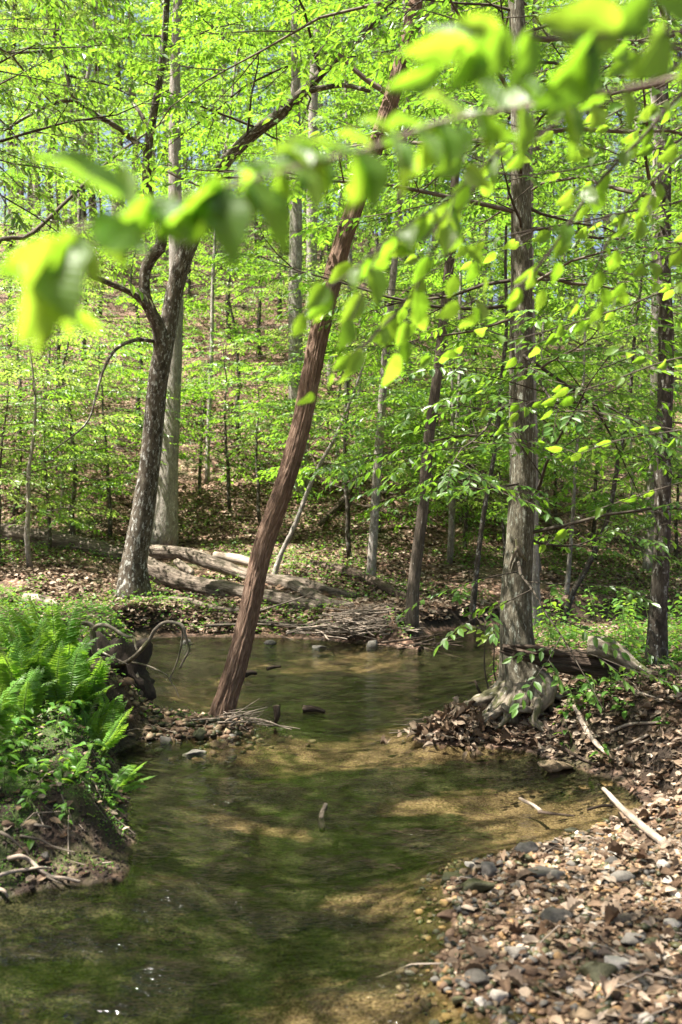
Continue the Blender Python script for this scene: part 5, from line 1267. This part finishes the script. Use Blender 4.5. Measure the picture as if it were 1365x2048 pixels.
# ------------------------------------------------------------------ pebbles
PM = {k: [rock_mesh('pebble', 900 + i * 13 + q, STONE[k], 2, .55, 14, .12, .6) for q in range(4)] for i, k in enumerate(STONE)}
PLAB = {'tan': 'small tan pebble', 'grey': 'small grey pebble', 'ochre': 'small orange yellow pebble', 'white': 'small white pebble', 'dark': 'small blackish pebble', 'mossy': 'small dark olive pebble', 'rust': 'small rusty brown pebble'}
cnt = 0
while cnt < 230:
    yy = random.uniform(3.05, 4.95); xx = random.uniform(.06, .37) * yy
    dd = float(shore_dist(np.array([xx]), np.array([yy]))[0])
    if dd < -.12 or (dd < 0 and random.random() < .5): continue
    k = random.choices(list(PM), (6, 5, 3, 2.2, 2.5, 4 if dd > .2 else 8, 6))[0]; r = random.uniform(.013, .036) * random.choice((.8, 1, 1, 1.25))
    o = link('pebble', random.choice(PM[k]), None, (xx, yy, h1(xx, yy) + r * .12), PLAB[k] + ' on the right gravel bar', 'pebble', PLAB[k] + 's of the gravel bar')
    o.scale = (r, r * random.uniform(.7, 1), r); o.rotation_euler = (random.gauss(0, .25), random.gauss(0, .25), random.uniform(0, 6.28)); cnt += 1


def ico_small():
    import bmesh
    bm = bmesh.new(); bmesh.ops.create_icosphere(bm, subdivisions=1, radius=1); v = np.array([q.co[:] for q in bm.verts]); f = np.array([[w.index for w in p.verts] for p in bm.faces]); bm.free()
    return v, f


def gravel_stuff(name, x, y, r, mat, sink=.3):
    v, f = ico_small(); n = len(x); sc = np.stack([rng.uniform(.8, 1.3, n), rng.uniform(.7, 1.1, n), rng.uniform(.45, .8, n)], 1) * r[:, None]
    vv = v[None] * (1 + .30 * rng.normal(0, 1, (n, len(v), 1))) * sc[:, None]; a = rng.uniform(0, 6.28, n); c, s = np.cos(a)[:, None], np.sin(a)[:, None]
    X = vv[..., 0] * c - vv[..., 1] * s + x[:, None]; Y = vv[..., 0] * s + vv[..., 1] * c + y[:, None]; Z = vv[..., 2] + (H(x, y) + r * sink)[:, None]
    ff = (f[None] + (np.arange(n) * len(v))[:, None, None]).reshape(-1, 3)
    link(name, fill(bpy.data.meshes.new(name), np.stack([X, Y, Z], 2).reshape(-1, 3), [ff], mat, None, None, True, np.repeat(rng.random(n), len(f))), kind='stuff')


for k, n in (('tan', 700), ('ochre', 350), ('rust', 1500), ('grey', 500), ('mossy', 1000), ('dark', 500), ('white', 50)):
    y = rng.uniform(2.9, 5.1, n); x = rng.uniform(.04, .38, n) * y; d = shore_dist(x, y)
    q = (d > -.14) & (rng.random(n) < np.where(d < 0, .35, 1)); gravel_stuff('gravel', x[q], y[q], rng.uniform(.006, .02, q.sum()), STONE[k])
for k, n in (('rust', 160), ('mossy', 160), ('tan', 60)):
    x = rng.normal(-1.05, .32, n); y = rng.normal(7.3, .22, n); gravel_stuff('gravel', x, y, rng.uniform(.012, .04, n), STONE[k])
CLOD = mat_stone('dark_soil_clod', (.014, .010, .007), (.04, .027, .018), (.085, .058, .04), 30, .95)
n = 4200; x = rng.uniform(-2.2, -.9, n); y = rng.uniform(4.1, 7.6, n); d = shore_dist(x, y); q = (d > -.02) & (d < .6) & (rng.random(n) < np.where(d < .4, 1, .3)); gravel_stuff('soil_clods', x[q], y[q], rng.uniform(.004, .013, q.sum()), CLOD, .1)
n = 2600; x = rng.uniform(1.0, 2.6, n); y = rng.uniform(5.0, 7.4, n); d = shore_dist(x, y); q = (d > .0) & (d < .7); gravel_stuff('soil_clods', x[q], y[q], rng.uniform(.004, .013, q.sum()), CLOD, .1)

# ------------------------------------------------------------------ beech on the right whose branches hang across the view
NL = [broad_leaf('leaf', 800 + k, M['leaf_near'], 12, .52 + .04 * (k % 3), (.10, .16, .06, .2)[k % 4], (.16, .25, .32, .10)[k % 4], .012) for k in range(8)]
tb = np.array([2.3, 2.3, h1(2.3, 2.3) - .05])
tp = tb + np.array([(0, 0, 0), (.02, 0, .7), (.05, .03, 1.5), (.02, .05, 2.4), (.08, 0, 3.2), (.05, .1, 4.0)]); tw = [.09, .07, .062, .052, .045, .03]
root = link('overhanging_beech', None, None, tb, 'young beech at the right whose blurred leafy branches hang across the view', 'tree')
a = Acc(); a.tube(tp, tw, 20, 60, bumpy(33, .06)); link('trunk', a.mesh('trunk', M['bark_grey'], tb), root)


def add_leaf(br, bpx, tpx, y0, y1=None, roll=0., wide=1., face=.75):
    y1 = y0 - .02 if y1 is None else y1
    p = P(bpx[0], bpx[1], y0); q = P(tpx[0], tpx[1], y1)
    q = p + (q - p) * .95
    n = Vector((roll * .5 + .6, -.85, random.uniform(-.6, .1)))
    leaf_obj(br, random.choice(NL), tb, p, q, n, 'leaf', wide)
    if br.name == 'branch' and random.random() < .62:      # a second leaf from the same shoot
        d = q - p; j = np.array([random.gauss(0, .35), random.gauss(0, .45), random.gauss(-.12, .15)]) * np.linalg.norm(d)
        leaf_obj(br, random.choice(NL), tb, p + d * .1, p + d * .75 + j, n + Vector((random.gauss(0, .4), 0, random.gauss(0, .3))), 'leaf', wide * .9)


def branch(pts, r0, r1, start=None, mat='twig'):
    pp = PL(*pts) if not isinstance(pts, np.ndarray) else pts
    if start is not None: pp = np.vstack([[start], pp])
    a = Acc(); a.tube(pp, np.linspace(r0, r1, len(pp)), 8, 6 * len(pp), bumpy(int(abs(pp[-1][0]) * 100), .12, 1.5, 16))
    return link('branch', a.mesh('branch', M[mat], tb), root), pp


# the large blurred bough crossing from upper right to middle left
A, Ap = branch([(1600, 60, 1.6), (1365, 150, 1.42), (1180, 190, 1.32), (1000, 222, 1.22), (880, 245, 1.15), (740, 298, 1.08), (620, 326, 1.04), (560, 345, 1.02), (400, 385, .98), (220, 430, .94), (120, 480, .91), (60, 540, .89)], .0042, .0012, tp[3], 'stick')
for bpx, tpx, y0, y1, roll, w in [
    ((115, 485), (45, 705), .90, .86, .1, 1.05), ((85, 495), (135, 600), .90, .84, -.7, 1.0), ((150, 470), (212, 565), .92, .90, .3, .9), ((130, 482), (-15, 585), .90, .92, .9, .8), ((95, 620), (80, 715), .92, .9, .2, .7), ((120, 600), (150, 690), .93, .95, -.2, .6),
    ((185, 445), (262, 490), .93, .88, -.3, .9), ((230, 425), (298, 508), .94, .92, .4, .95), ((250, 415), (258, 300), .95, 1.0, .2, .5), ((300, 400), (390, 492), .96, .93, .1, .8), ((310, 405), (245, 470), .96, .92, .6, .9),
    ((350, 392), (332, 480), .97, .95, .5, .8), ((390, 386), (385, 462), .98, .95, -.6, .7), ((400, 384), (455, 430), .98, .96, .2, .9), ((425, 378), (480, 512), .98, .94, -.25, 1.1), ((450, 372), (385, 440), .99, .95, .5, .95), ((505, 360), (598, 485), 1.0, .98, .3, .85), ((480, 366), (520, 440), 1.0, .97, .5, .7),
    ((540, 350), (455, 320), 1.01, 1.05, .2, .7), ((560, 345), (562, 430), 1.02, 1.0, .7, .9), ((590, 336), (655, 415), 1.03, 1.0, .2, .8), ((620, 328), (540, 285), 1.03, 1.08, .1, .75), ((640, 322), (575, 262), 1.04, 1.1, .4, .7), ((655, 318), (640, 400), 1.05, 1.03, -.5, .9),
    ((690, 310), (620, 262), 1.06, 1.12, .2, .7), ((700, 308), (655, 250), 1.06, 1.1, -.2, .8), ((720, 302), (760, 425), 1.07, 1.05, .2, 1.1), ((745, 296), (700, 235), 1.08, 1.14, .3, .8), ((770, 286), (840, 330), 1.09, 1.05, .3, .9), ((800, 275), (745, 205), 1.1, 1.16, .3, .8), ((790, 280), (825, 400), 1.1, 1.08, .6, .7),
    ((830, 262), (890, 335), 1.12, 1.09, .1, .9), ((850, 255), (770, 225), 1.13, 1.18, .3, .8), ((880, 245), (905, 345), 1.15, 1.12, -.2, 1.0), ((905, 240), (960, 300), 1.16, 1.12, .4, .85), ((920, 236), (860, 160), 1.17, 1.22, .2, .8), ((950, 230), (985, 310), 1.18, 1.15, .3, .9), ((1000, 222), (930, 130), 1.22, 1.24, .3, .8),
    ((1040, 215), (1060, 310), 1.24, 1.2, .3, .9), ((1080, 208), (1020, 130), 1.26, 1.3, .2, .8), ((1130, 200), (1180, 290), 1.3, 1.26, .2, .8), ((1200, 185), (1155, 110), 1.33, 1.36, .4, .9), ((1250, 178), (1270, 262), 1.36, 1.33, .2, .9)]:
    add_leaf(A, bpx, tpx, y0, y1, roll, w)
# upper right bough, closest to the viewer
Bb, Bp = branch([(1700, -40, 1.3), (1500, 10, 1.2), (1365, 62, 1.1), (1230, 70, 1.04), (1100, 72, 1.0), (1000, 66, .98), (930, 90, .97)], .0042, .0014, tp[4])
for bpx, tpx, y0, y1, roll, w in [
    ((1190, 78), (1075, 232), 1.02, .98, .35, 1.0), ((1240, 68), (1085, 30), 1.04, 1.0, .1, 1.0), ((1330, 60), (1290, 160), 1.08, 1.03, .2, 1.0), ((1150, 72), (1190, 190), 1.02, 1.0, .5, .8),
    ((1060, 70), (1040, 175), 1.0, .97, .5, .9), ((1020, 66), (960, 165), .98, .95, .1, 1.0), ((1000, 66), (905, 35), .98, .97, .2, .9), ((940, 86), (800, 112), .97, .95, .2, .75), ((930, 92), (850, 30), .97, 1.0, -.2, .8), ((960, 78), (905, 200), .97, .95, .4, .8), ((880, 130), (770, 185), .98, .96, .2, .8),
    ((1420, 30), (1300, -40), 1.12, 1.1, .2, 1.), ((1230, 68), (1330, -20), 1.04, 1.06, .2, .9), ((1460, 40), (1400, 150), 1.16, 1.1, .2, 1.)]:
    add_leaf(Bb, bpx, tpx, y0, y1, roll, w)


def leafy_twig(pts, n, size, r0=.005, mat='twig_dark', start=None, seed=1, side=.5, hang=.9):
    """a thin branch with side shoots, leaves hanging alternately"""
    rg = np.random.default_rng(seed); br, pp = branch(pts, r0, .0014, start, mat)
    q = catmull(pp, 80); cnt = 0
    lo = .25 if start is not None else 0
    for k in range(n):
        f = lo + (1 - lo) * (k + rg.uniform(.1, .9)) / n; i = min(78, int(f * 79)); b = q[i]; tg = q[i + 1] - q[i]; tg /= np.linalg.norm(tg)
        s = 1 if k % 2 else -1; sd = np.cross(tg, [0, 0, 1]) * s; sd /= np.linalg.norm(sd)
        if rg.random() < side:
            L = rg.uniform(.12, .30) * (size / .075); d = tg * .7 + sd * .6 + np.array([0, 0, rg.normal(.05, .35)]); d /= np.linalg.norm(d)
            p2 = np.array([b, b + d * L * .5, b + d * L + np.array([0, 0, -.06 * L])]); sub = Acc(); sub.tube(p2, [.002, .0016, .001], 4, caps=False); link('shoot', sub.mesh('shoot', M[mat], tb), br)
            m = rg.integers(2, 5)
            for w in range(m):
                g = (w + 1) / m; pb = p2[0] + (p2[2] - p2[0]) * g; s2 = 1 if w % 2 else -1
                dd = d * (.6 if w < m - 1 else 1) + np.cross(d, [0, 0, 1]) * s2 * (.7 if w < m - 1 else 0) + np.array([0, 0, -hang * rg.uniform(.3, 1.2)]); dd /= np.linalg.norm(dd)
                leaf_obj(br, random.choice(NL), tb, pb, pb + dd * size * rg.uniform(.75, 1.15), (rg.normal(.4, .4), -.8 + rg.normal(0, .2), rg.uniform(-.7, .4)), 'leaf'); cnt += 1
        else:
            dd = tg * .45 + sd * .6 + np.array([0, 0, -hang * rg.uniform(.3, 1.2)]); dd /= np.linalg.norm(dd)
            leaf_obj(br, random.choice(NL), tb, b, b + dd * size * rg.uniform(.75, 1.15), (rg.normal(.4, .4), -.8 + rg.normal(0, .2), rg.uniform(-.7, .4)), 'leaf'); cnt += 1
    return cnt


s0 = tp[3]; tot = 0
tot += leafy_twig([(1480, 95, 1.95), (1365, 128, 1.92), (1250, 190, 1.9), (1130, 240, 1.88), (1030, 290, 1.88), (960, 350, 1.9), (900, 420, 1.9), (838, 492, 1.9)], 22, .066, .005, 'twig_dark', s0, 1)
tot += leafy_twig([(1480, 130, 2.5), (1365, 188, 2.5), (1290, 270, 2.5), (1215, 345, 2.5), (1155, 420, 2.5), (1100, 505, 2.5), (1040, 570, 2.5), (970, 615, 2.5), (910, 640, 2.5)], 26, .070, .006, 'twig_dark', s0, 2)
tot += leafy_twig([(1480, 250, 2.9), (1380, 300, 2.9), (1300, 370, 2.9), (1230, 460, 2.95), (1180, 560, 3), (1130, 640, 3)], 20, .070, .005, 'twig_dark', tp[2], 3)
tot += leafy_twig([(1000, 300, 1.9), (900, 395, 1.85), (800, 460, 1.8), (730, 520, 1.78), (680, 560, 1.78), (640, 575, 1.78)], 15, .064, .003, 'twig_dark', None, 4)
tot += leafy_twig([(1480, 480, 3.1), (1365, 500, 3.1), (1280, 540, 3.1), (1200, 600, 3.2), (1130, 680, 3.2)], 16, .070, .004, 'twig_dark', tp[2], 5)
tot += leafy_twig([(910, 400, 2.1), (860, 520, 2.2), (800, 620, 2.2), (740, 680, 2.2)], 12, .064, .003, 'twig_dark', None, 6)
fol = foliage(np.random.default_rng(44), tp, np.array(tw), 12, .5, 1, lambda t: 1.3, lambda t: .3, 5, 2, 8, .32, .08, 5, .3, .3, lambda k, t: -.6 + 1.2 * (k % 5) / 5, .4, True)
link('branches', fol[0].mesh('branches', M['twig'], tb), root, kind='stuff'); link('crown', leaf_mesh('crown', fol[1], fol[2], fol[3], LEAF6, M['leaf'], origin=tb), root, kind='stuff')
print('near leaves', tot)

# second young beech further along the right bank, its leafy twigs hanging in front of the big tree
tb = np.array([2.9, 4.9, h1(2.9, 4.9) - .05])
tp = tb + np.array([(0, 0, 0), (.02, 0, .7), (.05, .03, 1.5), (.02, .05, 2.4), (.08, 0, 3.2), (.05, .1, 4.2)]); tw = [.07, .055, .05, .042, .035, .02]
root = link('bank_beech', None, None, tb, 'young beech past the right edge whose leafy twigs hang before the big tree', 'tree')
a = Acc(); a.tube(tp, tw, 16, 50, bumpy(34, .06)); link('trunk', a.mesh('trunk', M['bark_grey'], tb), root)
tot = 0
for k, (pts, n) in enumerate([
    ([(1500, 540, 4.3), (1365, 570, 4.3), (1230, 620, 4.3), (1100, 660, 4.25), (980, 690, 4.2), (880, 700, 4.2)], 19),
    ([(1500, 690, 4.6), (1340, 720, 4.6), (1200, 770, 4.6), (1080, 800, 4.6), (960, 820, 4.6)], 17),
    ([(1500, 400, 4.1), (1330, 410, 4.0), (1180, 440, 4.0), (1020, 470, 3.9), (900, 520, 3.9), (800, 590, 3.9)], 18),
    ([(1500, 250, 4.0), (1340, 290, 4.0), (1190, 330, 3.9), (1040, 350, 3.8), (900, 330, 3.8)], 17),
    ([(1500, 830, 5.0), (1360, 860, 5.0), (1240, 880, 5.0), (1130, 920, 5.0)], 12),
    ([(1500, 930, 5.4), (1380, 960, 5.4), (1250, 1000, 5.4), (1110, 1050, 5.4)], 8),
    ([(1500, 140, 4.2), (1330, 170, 4.2), (1200, 240, 4.1), (1080, 260, 4.0), (960, 230, 4.0)], 14)]):
    tot += leafy_twig(pts, n, .076, .006, 'twig_dark', tp[3], 20 + k, .6, .6)
print('bank leaves', tot)
